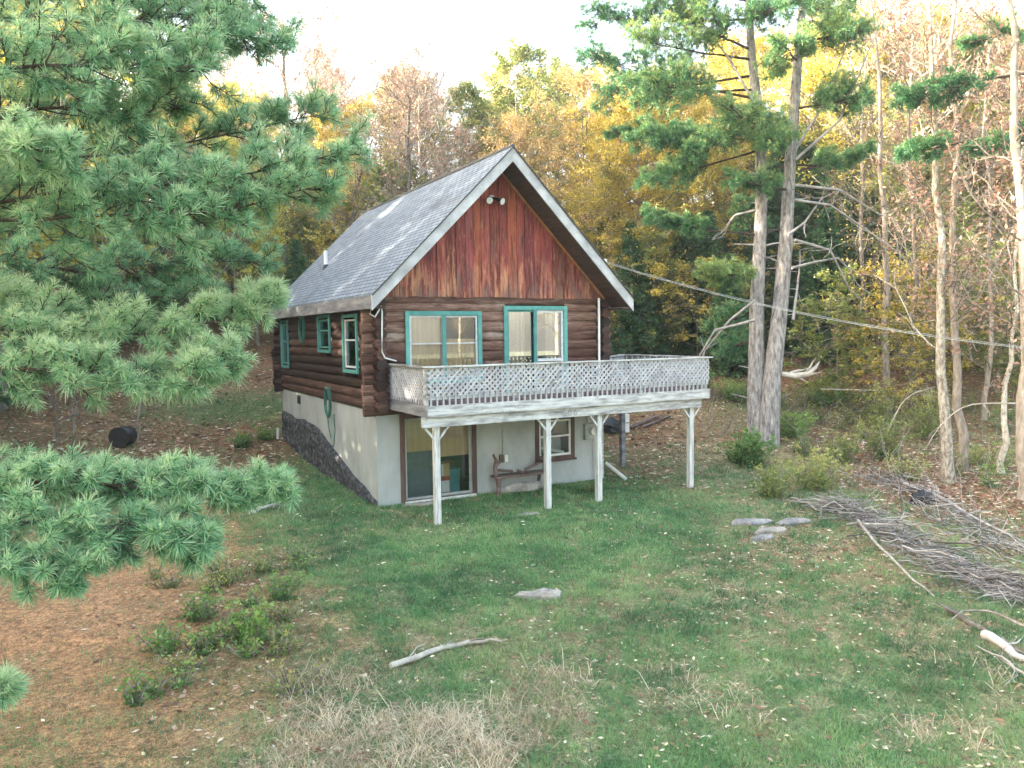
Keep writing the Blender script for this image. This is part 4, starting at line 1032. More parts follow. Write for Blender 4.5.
def A(*p): return [at(*q) for q in p]
def pine_object(name, base, trunk_paths, limbs, label, seed, leafm, **kw):
    o = empty(name, base, label, 'tree'); inv = Matrix.Translation(-Vector([float(c) for c in base]))
    def ln(nm, me, mt): q = link(nm, me, mt, o); q.matrix_parent_inverse = inv; return q
    for P, rr in trunk_paths:
        mb = MB(); mb.tube(P, rr, 14, .5); ln('trunk', mb.mesh('trunk', True), M['bark_pine'])
    wood, (V, F, T) = pine_crown(limbs, seed, **kw)
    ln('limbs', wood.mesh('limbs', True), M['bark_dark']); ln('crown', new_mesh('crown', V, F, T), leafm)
    return o, inv
near = dict(tl=.118, tw=.0050, npt=24, twig_len=.60, ntw=26, ntuft=13, nmul=2.0)
b1 = base_at(-230, 7.6)
pine_object('white_pine', b1, [([b1-[0, 0, .3], b1+[0, 0, 3], b1+[.1, 0, 7], b1+[.1, .1, 12]], [.26, .22, .17, .05])], [
  (A((-230, 60, 7.6), (-60, -30, 7.6), (60, -40, 7.7), (180, -25, 8.0), (262, -5, 8.4)), dict(n=30)),
  (A((-230, 110, 7.6), (-40, 20, 7.2), (90, 15, 7.4), (200, 28, 7.8), (280, 45, 8.2)), dict(n=34)),
  (A((-230, 140, 7.6), (-40, 75, 6.8), (60, 60, 6.8), (140, 70, 7.2), (215, 75, 7.6)), dict(n=32)),
  (A((-230, 160, 7.6), (-40, 130, 7.2), (60, 108, 7.2), (130, 125, 7.6), (180, 100, 7.9)), dict(n=26, tint=.4)),
  (A((-230, 230, 7.6), (-40, 205, 7.1), (100, 185, 7.1), (230, 172, 7.4), (350, 145, 8.0)), dict(n=44)),
  (A((-230, 215, 7.6), (-20, 165, 8.2), (110, 158, 8.3), (230, 140, 8.5), (325, 120, 8.8)), dict(n=34, tint=.42)),
  (A((-230, 250, 7.6), (0, 222, 6.9), (120, 218, 7.0), (220, 210, 7.3), (320, 185, 7.8)), dict(n=38)),
  (A((-230, 40, 7.6), (-60, -60, 8.8), (60, -20, 9.0), (170, 10, 9.4), (250, 20, 9.8)), dict(n=34, tint=.38)),
  (A((-230, 90, 7.6), (-60, 60, 8.8), (60, 40, 9.0), (150, 55, 9.4), (225, 45, 9.8)), dict(n=34, tint=.36)),
  (A((-230, 200, 7.6), (-40, 150, 6.4), (20, 150, 6.3), (75, 160, 6.4)), dict(n=20, tint=.6, len=.4)),
  (A((-230, 270, 7.6), (-20, 262, 9.6), (80, 270, 9.8), (170, 262, 10.2), (265, 262, 10.6)), dict(n=36, tint=.28, len=.7)),  # low tint here and on the next bough paints their shade into the needles
  (A((-230, 290, 7.6), (60, 300, 10.6), (140, 292, 10.8), (225, 300, 11.2)), dict(n=26, tint=.25, len=.6)),
], 'large white pine at the left edge reaching long green boughs toward the cabin roof', 301, M['pine_near'], **near)
b2 = base_at(-190, 9.2)
pine_object('white_pine', b2, [([b2-[0, 0, .3], b2+[0, 0, 2.5], b2+[.1, 0, 4.7]], [.12, .09, .03])], [
  (A((-190, 360, 9.2), (-40, 330, 7.6), (60, 332, 7.5), (150, 335, 7.6), (225, 318, 7.8), (268, 292, 8.0)), dict(n=46, tint=.62)),
  (A((-190, 400, 9.2), (-30, 364, 7.2), (70, 370, 7.2), (160, 376, 7.3), (228, 358, 7.6)), dict(n=40, tint=.58)),
  (A((-190, 330, 9.2), (-40, 300, 8.4), (20, 300, 8.4), (70, 318, 8.4)), dict(n=18, tint=.6, len=.45)),
], 'young white pine with pale green tufted boughs left of the cabin side wall', 302, M['pine_near'], **{**near, 'twig_len': .46})
b3 = base_at(-170, 6.9)
pine_object('white_pine', b3, [([b3-[0, 0, .3], b3+[0, 0, 1.5], b3+[.1, 0, 3.1]], [.10, .08, .03])], [
  (A((-170, 500, 6.9), (0, 485, 6.5), (100, 488, 6.5), (200, 492, 6.7), (280, 488, 6.9)), dict(n=44, tint=.5)),
  (A((-170, 540, 6.9), (0, 525, 6.1), (90, 530, 6.1), (170, 540, 6.2), (205, 548, 6.3)), dict(n=36, tint=.46)),
  (A((-170, 480, 6.9), (40, 486, 7.0), (130, 474, 7.1), (215, 478, 7.3)), dict(n=30, tint=.52, len=.3)),
  (A((-170, 560, 6.9), (-20, 548, 5.8), (40, 562, 5.8), (80, 575, 5.9)), dict(n=18, tint=.45, len=.3)),
  (A((-170, 640, 6.9), (-40, 690, 5.4), (8, 682, 5.4)), dict(n=8, tint=.7, len=.16, s0=.7)),
], 'low white pine bough filling the lower left above the brown needle ground', 303, M['pine_near'], **{**near, 'twig_len': .42})

# twin trunk pine right of the deck
bt = ground(766, 440); tw_ = xy_to_uw(bt[0], bt[1])[1]; t = tw_
lt = A((757, 446, t), (756, 380, t), (757, 300, t), (760, 240, t), (762, 180, t), (758, 110, t), (752, 60, t), (748, 0, t), (745, -60, t))
rt_ = A((768, 447, t-.3), (772, 380, t-.3), (781, 300, t-.2), (786, 240, t), (789, 180, t), (794, 110, t), (798, 60, t), (803, 0, t), (806, -70, t))
def PD(x0, y0, x1, y1, w, **k):   # bough from trunk point to tip
    pts = A((x0, y0, t), ((x0+x1)/2, (y0+y1)/2 + k.pop('sag', 3), (t+w)/2), (x1, y1, w)); return (pts, k)
bo_far = [
  PD(760, 100, 590, 60, t-1, len=1.5, n=30, s0=.35, tint=.25), PD(757, 75, 605, 95, t+1, len=1.3, n=26, s0=.4, tint=.22), PD(755, 60, 640, 40, t-1.2, len=1.5, n=26, s0=.35, tint=.65),  # low tints paint shadow on the upper left pads into the needles
  PD(752, 20, 590, 20, t, len=1.3, n=26, s0=.35, tint=.3), PD(750, 0, 660, -10, t-1, len=1.5, n=26, s0=.3, tint=.4), PD(800, 0, 770, 10, t-2, len=1.5, n=30, s0=.1, tint=.45),
  PD(797, 40, 850, 30, t-1.5, len=1.4, n=30, s0=.1, tint=.6), PD(800, 10, 842, 5, t+1, len=1.2, n=20, s0=.2), PD(797, 60, 790, 48, t-2.5, len=1.3, n=26, s0=.2, tint=.55),
  PD(760, 130, 640, 140, t-1.3, len=1.2, n=30, s0=.35, tint=.35), PD(760, 125, 690, 150, t-1.8, len=1.1, n=28, s0=.3, tint=.45), PD(790, 135, 735, 112, t-2.2, len=1.3, n=34, s0=.2, tint=.6),
  PD(790, 140, 615, 132, t+.8, len=.9, n=24, s0=.5, tint=.3), PD(790, 130, 770, 140, t-2, len=.9, n=24, s0=.2, tint=.5),
  PD(757, 235, 650, 218, t-.5, len=.75, n=26, s0=.45, tint=.4), PD(760, 275, 705, 270, t-1.2, len=.75, n=28, s0=.2, tint=.75),
  PD(765, 300, 720, 325, t+3, len=1.1, n=26, s0=.2, tint=.4), PD(792, 165, 850, 162, t+.5, len=1.0, n=24, s0=.25, tint=.5), PD(800, 170, 870, 150, t-.5, len=.6, n=14, s0=.4, tint=.4),
  PD(760, 150, 650, 175, t-1, len=.9, n=26, s0=.4, tint=.5), PD(790, 190, 735, 180, t-1.5, len=.8, n=22, s0=.2, tint=.5), PD(752, 90, 640, 85, t-2, len=1.4, n=34, s0=.35, tint=.5), PD(752, 50, 690, 15, t-1, len=1.4, n=34, s0=.3, tint=.5),
  PD(790, 110, 860, 95, t-1, len=1.2, n=30, s0=.2, tint=.5), PD(755, 340, 715, 350, t+3, len=1.0, n=22, s0=.2, tint=.4),
  PD(755, 250, 745, 200, t+2, len=1.0, n=14, s0=.3, tint=.35),
]
farp = dict(tl=.17, tw=.015, npt=14, twig_len=1.15, ntw=30, ntuft=20, nmul=1.35, wood_r=.05, flat=.55, tint0=.5)
tp, inv = pine_object('twin_pine', bt, [(lt, [.38, .29, .25, .22, .20, .18, .15, .12, .1]), (rt_, [.40, .31, .27, .24, .21, .19, .16, .13, .1])], bo_far,
   'tall white pine with two thick grey trunks growing right of the deck', 310, M['pine_far'], **farp)
mb = MB(); rr_ = np.random.default_rng(8)
for yy in list(range(170, 400, 14)):
    for bx_, sgn in ((756 if yy > 300 else 761, -1), (788 - (yy-180)*.09, 1)):
        for s2 in (-1, 1):
            if rr_.random() < .55:
                ln_ = (6+rr_.random()*30); p0 = at(bx_, yy+rr_.random()*10, t); p1 = at(bx_+s2*ln_, yy-3+rr_.random()*8, t-.3+rr_.random()*.8)
                mb.tube(path(p0, p1, rr_, 4, .1), [.05, .03, .02, .008], 5, float(rr_.random()))
for pts in ([(788, 235), (805, 222), (822, 198), (840, 190)], [(792, 268), (815, 262), (838, 258), (848, 268), (858, 285)], [(795, 200), (830, 205), (870, 232), (900, 255)],
            [(793, 320), (797, 290), (800, 262), (800, 250)], [(795, 185), (840, 190), (880, 215), (905, 205)], [(795, 240), (830, 250), (850, 290), (862, 300)], [(756, 210), (735, 215), (722, 232), (712, 240)], [(755, 320), (715, 330), (700, 355), (690, 375)], [(755, 300), (730, 320), (705, 350), (700, 372)],
            [(795, 160), (840, 120), (865, 60), (885, 10)], [(795, 150), (820, 110), (845, 50), (860, 0)], [(758, 120), (700, 90), (670, 60)], [(758, 110), (730, 60), (700, 20)]):
    P = A(*[(x, y, t-.8+.3*k) for k, (x, y) in enumerate(pts)]); Q = np.array(P)
    mb.tube(Q, np.linspace(.055, .014, len(Q)), 5, .6)
    for k in range(5):
        i = rr_.integers(1, len(Q)); d = rand_unit(rr_, 1)[0]*.7; mb.tube(path(Q[i], Q[i]+d*(.6+rr_.random()), rr_, 4, .2), [.02, .015, .01, .005], 3, .6, False)
q = mb.build('dead_branch', M['deadwood'], tp, True); q.matrix_parent_inverse = inv
mb = MB(); mb.tube(A((782, 374, t-.4), (795, 376, t-.5), (808, 374, t-.5), (815, 368, t-.5), (820, 361, t-.5)), [.09, .12, .10, .07, .01], 7, .9)
for (xa, ya, xb, yb) in ((790, 373, 808, 367), (800, 376, 822, 372), (806, 372, 817, 358), (796, 376, 806, 381)): mb.tube(path(at(xa, ya, t-.45), at(xb, yb, t-.6), rr_, 4, .15), [.05, .05, .03, .006], 5, float(rr_.random()))
q = mb.build('broken_limb', M['whitewood'], tp, True); q.matrix_parent_inverse = inv

# ------------------------------------------------------------------ tall bare trees on the right
def tall(px_base, py_base, pts, r0, label, bark, seed, leafm=None, nlv=0, nbr=26, lsize=.12, name='tall_tree', h0=.35, blen=2.6, w=None):
    p = ground(px_base, py_base); 
    if w: p = base_at(px_base, w)
    w = xy_to_uw(p[0], p[1])[1]; r = np.random.default_rng(seed); o = empty(name, p, label, 'tree'); inv = Matrix.Translation(-Vector([float(c) for c in p]))
    P = np.array([p-[0, 0, .3]]+[at(a, b, w) for a, b in pts]); n = len(P); s = np.linspace(0, 1, n); ss = np.linspace(0, 1, 14)
    Q = np.column_stack([np.interp(ss, s, P[:, i]) for i in range(3)]); Q[1:-1] += r.normal(size=(12, 3))*.05*[1, 1, .1]
    mb = MB(); mb.tube(Q, r0*(1-.75*ss)*(1+.4*np.exp(-ss*30)), 10, float(r.random())); T = [] 
    for k in range(nbr):
        f = h0+(1-h0)*(k+r.random())/nbr; i = min(int(f*13), 12); c = Q[i]+(Q[i+1]-Q[i])*(f*13-i); a = r.random()*6.28; e = .5+.5*r.random()
        d = np.array([math.cos(a)*math.cos(e), math.sin(a)*math.cos(e), math.sin(e)]); Ln = blen*(1.15-.6*f)*(.5+.8*r.random())
        B1 = path(c, c+d*Ln, r, 6, .25, 0, .1); rb = r0*.17*(1-.5*f); mb.tube(B1, np.linspace(rb, .012, 6), 5, float(r.random()), False)
        for j in range(7):
            c2 = B1[1+j % 5]; d2 = d*.6+rand_unit(r, 1)[0]*.8; d2[2] += .2; L2 = Ln*.4*(.4+r.random()); B2 = path(c2, c2+d2*L2, r, 4, .3); mb.tube(B2, [rb*.35, .012, .009, .005], 3, float(r.random()), False)
            for l in range(3):
                B3 = path(B2[1+l], B2[1+l]+(d2*.5+rand_unit(r, 1)[0])*L2*.5, r, 3, .3); mb.tube(B3, [.009, .007, .004], 3, float(r.random()), False); T.append((B3[0], B3[2]))
    q = mb.build('trunk', M[bark], o, True); q.matrix_parent_inverse = inv
    if nlv:
        tp_ = np.array(T); wg = r.random(len(tp_))**3; i = r.choice(len(tp_), nlv, p=wg/wg.sum()); s = r.random(nlv)[:, None]
        C = tp_[i, 0]*(1-s)+tp_[i, 1]*s+r.normal(size=(nlv, 3))*.12; V, F, tt = leaf_arrays(C, lsize, r, r.random(nlv), .3)
        q = link('crown', new_mesh('crown', V, F, tt), M[leafm], o); q.matrix_parent_inverse = inv
    return o
tall(950, 482, [(946, 420), (941, 330), (938, 200), (932, 80), (925, -60)], .165, 'pale lichen-spotted tree trunk rising from the brush, left of a close pair', 'bark_pale', 401, 'pink', 1500)
tall(962, 470, [(959, 420), (955, 330), (954, 200), (957, 80), (952, -60)], .15, 'slimmer mottled trunk of the close pair above the brush pile', 'bark_grey', 402, 'pink', 1300)
tall(888, 420, [(887, 380), (886, 280), (882, 180), (876, 60), (868, -40)], .16, 'thin grey-brown trunk standing between the twin pine and the paired trunks', 'bark_grey', 403, 'gold', 900)
tall(868, 372, [(866, 340), (862, 260), (860, 160), (866, 60)], .15, 'faint pale trunk just right of the twin pine, in the woods', 'bark_pale', 404, 'gold', 900, w=36)
tall(1003, 474, [(1004, 430), (1008, 380), (1013, 320), (1018, 200), (1030, 60)], .10, 'slim yellowish sunlit trunk leaning right near the right edge', 'bark_pale', 405, 'pink', 900, nbr=16)
tall(1026, 500, [(1022, 440), (1026, 360), (1020, 200), (1012, 60), (1006, -60)], .20, 'thick grey trunk cut by the right edge of the photo', 'bark_grey', 406, 'pink', 700)
tall(985, 440, [(988, 380), (990, 280), (984, 150), (990, 0)], .11, 'thin brown sapling trunk behind the leaning yellowish trunk', 'bark_grey', 407, 'pink', 1200, w=30)
tall(912, 400, [(914, 340), (915, 240), (908, 120), (900, 0)], .13, 'slender trunk with reddish leaves left of the paired trunks', 'bark_grey', 408, 'pink', 1800, w=31)
tall(285, 300, [(285, 200), (286, 120), (284, 60), (288, 28)], .22, 'tall bare pinkish tree fanning above the left end of the roof', 'bark_pale', 409, 'pink', 2600, w=47, h0=.25, blen=6.5, nbr=34, lsize=.15)
tall(410, 300, [(409, 240), (410, 180), (409, 130), (408, 95)], .17, 'pale bare tree rising straight behind the roof ridge', 'bark_pale', 410, 'pink', 900, w=41, h0=.3, blen=4.8, nbr=22, lsize=.14)
tall(345, 300, [(348, 240), (356, 190), (372, 140)], .14, 'short leaning pale trunk behind the left roof slope', 'bark_pale', 411, 'orange', 900, w=40, h0=.3, blen=3.2, nbr=16, lsize=.14)
tall(57, 458, [(57, 430), (56, 400), (54, 350)], .045, 'leftmost thin bare stem under the pale pine boughs', 'bark_grey', 412, None, 0, nbr=6, blen=.8, name='sapling')
tall(74, 452, [(74, 430), (75, 400), (78, 340)], .05, 'second thin bare stem under the pale pine boughs', 'bark_grey', 413, None, 0, nbr=6, blen=.8, name='sapling')
tall(139, 440, [(138, 410), (138, 370), (140, 320)], .05, 'thin stem beside the black drum left of the cabin', 'bark_grey', 414, None, 0, nbr=6, blen=.8, name='sapling')
# pine sprays hanging across the right trunks
w2 = 22.0; bp = base_at(1130, 22)
pine_object('white_pine', bp, [([bp-[0, 0, .3], bp+[0, 0, 6], bp+[0, 0, 14]], [.3, .25, .12])], [
  (A((1130, 60, w2), (1010, 75, w2), (960, 85, w2-1), (905, 100, w2-1)), dict(s0=.5, n=26, len=.9, tint=.35)),
  (A((1130, 60, w2), (1020, 30, w2), (970, 45, w2-1)), dict(s0=.5, n=14, len=.7, tint=.5)),
  (A((1130, 130, w2), (1010, 135, w2), (930, 150, w2-1), (912, 152, w2-1)), dict(s0=.6, n=20, len=.7, tint=.4)),
  (A((1130, 150, w2), (1040, 142, w2), (980, 150, w2-1)), dict(s0=.4, n=24, len=.7, tint=.4)),
], 'white pine beyond the right edge with flat green sprays across the bare trunks', 320, M['pine_far'], **{**farp, 'npt': 14, 'wood_r': .05, 'tl': .15, 'tw': .015})

# off to the sides: the rest of the wood; left trees put in for shade
for i, (x, y) in enumerate([(-17, -8), (-20, -2), (-16, 4), (-22, 8), (-15, 11), (-19, 16), (-27, 1), (-29, 12), (-14, 20), (-25, 20), (-22, -12), (-30, -6), (-34, 6), (-13, 27), (-21, 30)]):
    k = ['hemlock', 'gold', 'yellow'][i % 3]; tm, cm = VAR[k][i % len(VAR[k])]
    lb = DESC[k].replace('hillside', 'woodland')+' in the row added left of the cabin for shade'
    make_tree(KIND[k], gpt(x, y, -.1), tm, cm, None, None, lb, 'trees: '+lb, 'tree', i*1.3, 1.0)
for i in range(17):  # tall dense row added across the sun's path to shade cabin and lawn
    k_ = i-7; x, y = -15.5+.47*2.3*k_+(1.5 if i % 2 else -1.5), 12+.88*2.3*k_
    k = ['hemlock', 'yellow', 'hemlock', 'gold'][i % 4]; tm, cm = VAR[k][i % len(VAR[k])]
    lb = DESC[k].replace('hillside', 'woodland')+' in the row added left of the cabin for shade'
    make_tree(KIND[k], gpt(x, y, -.1), tm, cm, None, None, lb, 'trees: '+lb, 'tree', i*1.7, 1.25+.2*(i % 3))
for i, (x, y) in enumerate([(24, -14), (28, -20), (22, -26), (30, -8), (18, -33), (34, -30)]):
    k = ['bare', 'pink'][i % 2]; tm, cm = VAR[k][i % 3]
    lb = DESC[k].replace('hillside', 'woodland')+' beside the clearing right of the lawn'
    make_tree(KIND[k], gpt(x, y, -.1), tm, cm, None, None, lb, 'trees: '+lb, 'tree', i*1.3, 1.0)
# specific hillside trees
put('yellow', 238, 40, .80, label='bright yellow birch showing between the left pine boughs', var=0)
put('green', 522, 52, 1.18, label='tall rounded green tree above the roof ridge against the sky')
put('green', 470, 50, 1.0, label='green tree left of the roof peak, between bare crowns')
put('bare', 425, 46, 1.0, label='bare grey crown behind the middle of the roof ridge')
put('green', 560, 60, 1.05, label='green tree on the skyline just right of the roof peak')
put('orange', 585, 44, .98, label='orange-brown oak right behind the roof peak')
put('gold', 640, 41, .92, label='golden maple behind the right roof slope, nearest the cabin')
put('gold', 690, 43, .9, label='golden maple between the roof and the twin pine')
put('gold', 610, 39, .62, label='small gold tree at the right eave')
for i, (px, w_, s, lb) in enumerate([(825, 37, .62, 'full green hemlock right of the twin pine'), (852, 40, .75, 'taller green hemlock deep behind the twin pine'), (730, 36, .48, 'small green hemlock left of the twin pine trunks'), (708, 39, .42, 'small dark hemlock beyond the deck corner'), (898, 37, .55, 'green hemlock behind the slender trunks'), (300, 40, .5, 'small hemlock behind the left eave')]):
    put('hemlock', px, w_, s, label=lb, var=i)

# ------------------------------------------------------------------ shrubs and weeds
def bush(name, p, rad, h, n, leafm, label, seed, lsize=.07, stems=14, cat='shrub', flat=.2, asp=.5):
    n = int(n*1.7); stems = int(stems*1.3); rad *= 1.12; h *= 1.12; lsize *= .9
    r = np.random.default_rng(seed); o = empty(name, p, label, cat); mb = MB(); T = []
    for k in range(stems):
        a = r.random()*6.28; q = np.array([math.cos(a), math.sin(a), 0])*rad*(.2+.8*r.random()); q[2] = h*(.5+.55*r.random())
        P = path([q[0]*.15, q[1]*.15, -.08], q, r, 5, .15, 0, -.1); mb.tube(P, np.linspace(.012, .004, 5), 4, float(r.random()), False)
        for i in range(5):
            c = P[1+i % 4]; d = rand_unit(r, 1)[0]*rad*.35; d[2] = abs(d[2])*.7; mb.tube([c, c+d*.6, c+d], [.005, .004, .003], 3, .5, False); T.append((c, c+d))
    mb.build('stems', M['bark_grey'], o)
    T = np.array(T); i = r.integers(len(T), size=n); s = (.2+.9*r.random(n))[:, None]; C = T[i, 0]*(1-s)+T[i, 1]*s+r.normal(size=(n, 3))*rad*.07
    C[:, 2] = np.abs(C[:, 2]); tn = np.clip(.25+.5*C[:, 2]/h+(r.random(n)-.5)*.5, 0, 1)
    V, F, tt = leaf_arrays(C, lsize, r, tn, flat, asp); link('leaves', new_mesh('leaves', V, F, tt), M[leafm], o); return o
for i, (px, py, rd_, h, n, mt, lb, ls) in enumerate([
  (750, 468, .62, 1.0, 1500, 'green', 'bright green leafy shrub at the foot of the twin pine', .11), (795, 438, .75, .75, 1200, 'green', 'dark green low shrub right of the twin pine base', .11),
  (735, 462, .5, .5, 700, 'green', 'small dark shrub on the lawn edge left of the bright green shrub', .10), (770, 498, .6, .7, 900, 'olive', 'yellow-green bush in front of the twin pine', .09),
  (815, 490, .8, .9, 1300, 'olive', 'wide olive bush beside the grey brush pile', .09), (840, 462, .6, .8, 900, 'olive', 'olive bush behind the brush pile left end', .09),
  (884, 460, .8, 1.1, 1300, 'olive', 'yellow-olive thicket in front of the slim grey-brown trunk', .09), (925, 440, .9, 1.5, 1500, 'olive', 'tall olive thicket left of the paired trunks', .09),
  (880, 430, .8, 1.6, 1100, 'olive', 'leafy arching shrub above the olive thicket', .10), (700, 395, .8, 1.0, 1200, 'green', 'dark green shrub just past the right end of the deck', .11),
  (735, 400, 1.0, .7, 1000, 'green', 'low green growth behind the deck end', .11), (830, 405, 1.2, .6, 1100, 'green', 'green weed patch at the wood edge', .11), (905, 480, .6, .6, 600, 'olive', 'small sparse bush under the paired trunks', .08),
  (250, 645, .34, .52, 700, 'green', 'bright green leafy weed clump at lower left, tallest of the patch', .085), (225, 585, .45, .42, 420, 'olive', 'brownish weed clump above the bright green weeds', .07),
  (200, 620, .4, .38, 420, 'green', 'darker weed clump left of the bright green weeds', .07), (280, 600, .4, .35, 420, 'green', 'low weed clump on the lawn edge right of the weed patch', .06), (165, 655, .3, .3, 280, 'green', 'small weed on the needle ground below the weed patch', .07),
  (135, 705, .22, .28, 180, 'green', 'yellow-green sprig on the brown needle ground', .07), (205, 655, .3, .3, 280, 'green', 'weed sprig beside the bright green weeds, on its left', .07), (280, 655, .3, .3, 260, 'olive', 'dull weed clump beside the bright green weeds, on its right', .06),
  (300, 560, .3, .25, 260, 'green', 'small tuft of weeds in the lawn below the pine bough', .05), (590, 491, .4, .2, 300, 'olive', 'low weeds along the basement wall near the middle posts', .05), (240, 448, .5, .4, 500, 'green', 'low brambles behind the cabin left corner', .09),
  (265, 440, .5, .5, 500, 'green', 'dark brambles against the back of the footing', .09), (960, 555, .3, .25, 300, 'green', 'tuft of green weeds between brush pile and wood edge', .06)]):
    bush('weed_clump' if py > 540 or h < .45 else 'shrub', ground(px, py), rd_, h, n, mt, lb, 500+i, ls, 16 if h > .5 else 12, 'plant' if h < .6 else 'shrub')

r = np.random.default_rng(640)
for i in range(22):
    g_ = ground(150+150*r.random(), 565+130*r.random()); bush('weed_clump', g_, .22+.15*r.random(), .16+.16*r.random(), 150, ['green', 'olive'][i % 2], 'low dull weeds scattered over the brown patch left of the lawn', 700+i, .06, 8, 'plant')['group'] = 'low weeds in the brown patch'
for i in range(26):
    px = 760+260*r.random(); g_ = ground(px, 405+r.random()*(95-.12*(1024-px))); bush('brush_plant', g_, .35+.3*r.random(), .35+.5*r.random(), 260, ['olive', 'olive', 'green'][i % 3], 'low straggly leafy growth along the wood edge at right', 740+i, .075, 9, 'shrub')['group'] = 'straggly growth at the wood edge'
for i in range(15):
    put(['sapling', 'yshrub', 'gsap'][i % 3], 815+230*r.random(), 27+11*r.random(), .8+.5*r.random(), label='slim young leafy tree among the trunks at the right edge of the clearing', group=None)['group'] = 'young trees among the right trunks'
for i in range(34):
    put('sapling' if i % 2 else 'gsap', 150+270*r.random(), 41+20*r.random(), 1.0+.5*r.random(), label='leafy young tree in the wood behind the left end of the roof', group=None)['group'] = 'young gold trees behind the left roof end'
for i in range(12):
    put('hemlock', 600+300*(i+r.random())/12, 35.5+7*r.random(), .38+.3*r.random(), label='dark green young hemlock in the shade between the right eave and the slim trunks', group=None)['group'] = 'young hemlocks in the shade at right'
for i in range(16):
    put('sapling' if i % 2 else 'gsap', 610+140*r.random(), 37+8*r.random(), .6+.5*r.random(), label='leafy young tree in the wood past the right eave', group=None)['group'] = 'young gold trees past the right eave'

# ------------------------------------------------------------------ brush pile and dead wood
def ray_line(pts): return [ground(*p) for p in pts]
mb = MB(); r = np.random.default_rng(900)
spine = np.array(ray_line([(828, 508), (850, 517), (880, 532), (920, 555), (960, 578), (1000, 594), (1040, 604)])); sp_t = np.linspace(0, 1, len(spine))
def sp_at(s): return np.array([np.interp(s, sp_t, spine[:, i]) for i in range(3)])
for k in range(1050):
    s = r.random()**.9; c = sp_at(s); tan = sp_at(min(s+.05, 1))-sp_at(max(s-.05, 0)); tan /= np.linalg.norm(tan); perp = np.array([-tan[1], tan[0], 0])
    wdt = .5*(1-.3*s)*(.75+.5*vnoise(s*9, 0, 1, 4))*(.6 if s < .06 else 1); o_ = r.normal()*wdt*.55; hh = abs(r.normal())*.22*math.exp(-(o_/wdt)**2)+.03
    a = r.normal()*.85; d = tan*math.cos(a)+perp*math.sin(a); Ln = .35+r.random()**2*1.5; c = c+perp*o_; c[2] = float(H(c[0], c[1]))+hh
    q = c+d*Ln/2; p = c-d*Ln/2; p[2] = max(p[2], float(H(p[0], p[1]))+.02); q[2] = max(q[2]+r.normal()*.08, float(H(q[0], q[1]))+.02)
    rr = .004+.014*r.random()**5; mb.tube(path(p, q, r, 4, .28), [rr, rr, rr*.8, rr*.5], 3 if rr < .008 else 5, float(np.clip(.5+.3*r.normal(), 0, 1)), False)
tag(mb.build('brush_pile', M['deadwood'], None, True), 'long pile of grey dead twigs and branches on the lawn edge', 'brush pile', kind='stuff')
mb = MB()
sp2 = np.array(ray_line([(870, 478), (905, 490), (940, 512), (975, 535), (1024, 560)]))
for k in range(420):
    s = r.random(); c = np.array([np.interp(s, np.linspace(0, 1, 5), sp2[:, i]) for i in range(3)]); tan = sp2[-1]-sp2[0]; tan /= np.linalg.norm(tan); perp = np.array([-tan[1], tan[0], 0])
    c = c+perp*r.normal()*.35; c[2] = float(H(c[0], c[1]))+abs(r.normal())*.14+.02; a = r.normal()*.7; d = tan*math.cos(a)+perp*math.sin(a); d[2] += r.normal()*.25; Ln = .3+r.random()*.9
    mb.tube(path(c-d*Ln/2, c+d*Ln/2, r, 3, .15), [.006+.006*r.random(), .007, .003], 3, float(r.random()), False)
tag(mb.build('dead_twigs', M['deadwood'], None, True), 'band of thin grey twigs along the wood edge', 'brush', kind='stuff')
mb = MB()   # bare brushy stems near the right
for k in range(260):
    px = 700+330*r.random(); py = 400+150*r.random()*((px-680)/340)**.5
    if px < 800 and py > 440: continue
    g_ = ground(px, py); d = rand_unit(r, 1)[0]; d[2] = abs(d[2])+.8; d /= np.linalg.norm(d); Ln = .4+1.3*r.random()
    P = path(g_, g_+d*Ln, r, 5, .2, 0, -.15); mb.tube(P, np.linspace(.007, .003, 5), 3, float(r.random()), False)
    for j in range(3): mb.tube([P[2+j % 3], P[2+j % 3]+rand_unit(r, 1)[0]*.3*Ln*.6], [.004, .002], 3, float(r.random()), False)
tag(mb.build('dry_stems', M['deadwood'], None, True), 'thin dry stems standing along the wood edge', 'dry stems', kind='stuff')
def dead(name, pts, rad, label, mat='whitewood', lift=.05, w_=None, side=0):
    P = np.array(ray_line(pts)); P[:, 2] += lift; s = np.linspace(0, 1, len(P)); ss = np.linspace(0, 1, max(8, len(P)*2)); Q = np.column_stack([np.interp(ss, s, P[:, i]) for i in range(3)]); Q += r.normal(size=Q.shape)*rad*.35
    mb = MB(); mb.tube(Q, np.interp(ss, [0, .5, 1], [rad, rad*.85, rad*.35]), 7, float(r.random()))
    for k in range(side):
        i = r.integers(1, len(Q)-1); d = rand_unit(r, 1)[0]; d[2] = abs(d[2])*.5; mb.tube(path(Q[i], Q[i]+d*(.3+.5*r.random()), r, 4, .2), np.linspace(rad*.4, .004, 4), 4, float(r.random()), False)
    o = mb.build(name, M[mat], None, True); tag(o, label, 'branch'); return o
dead('fallen_branch', [(392, 672), (420, 661), (450, 650), (480, 645), (502, 648)], .045, 'pale rotten branch lying in dry grass in the middle foreground', side=3)
dead('fallen_branch', [(945, 612), (975, 628), (1000, 645), (1030, 660)], .05, 'long pale branch lying below the brush pile at right', side=3)
dead('fallen_branch', [(985, 640), (1010, 655), (1040, 672)], .075, 'thick dark log end at the right edge below the brush pile', 'deadwood', side=2)
dead('fallen_branch', [(250, 515), (268, 508), (285, 502)], .06, 'short white log poking out under the pine bough beside the lawn', side=1)
dead('fallen_log', [(5, 468), (30, 467), (55, 469)], .12, 'grey lichened log lying behind the lower left pine bough', 'deadwood', .08)
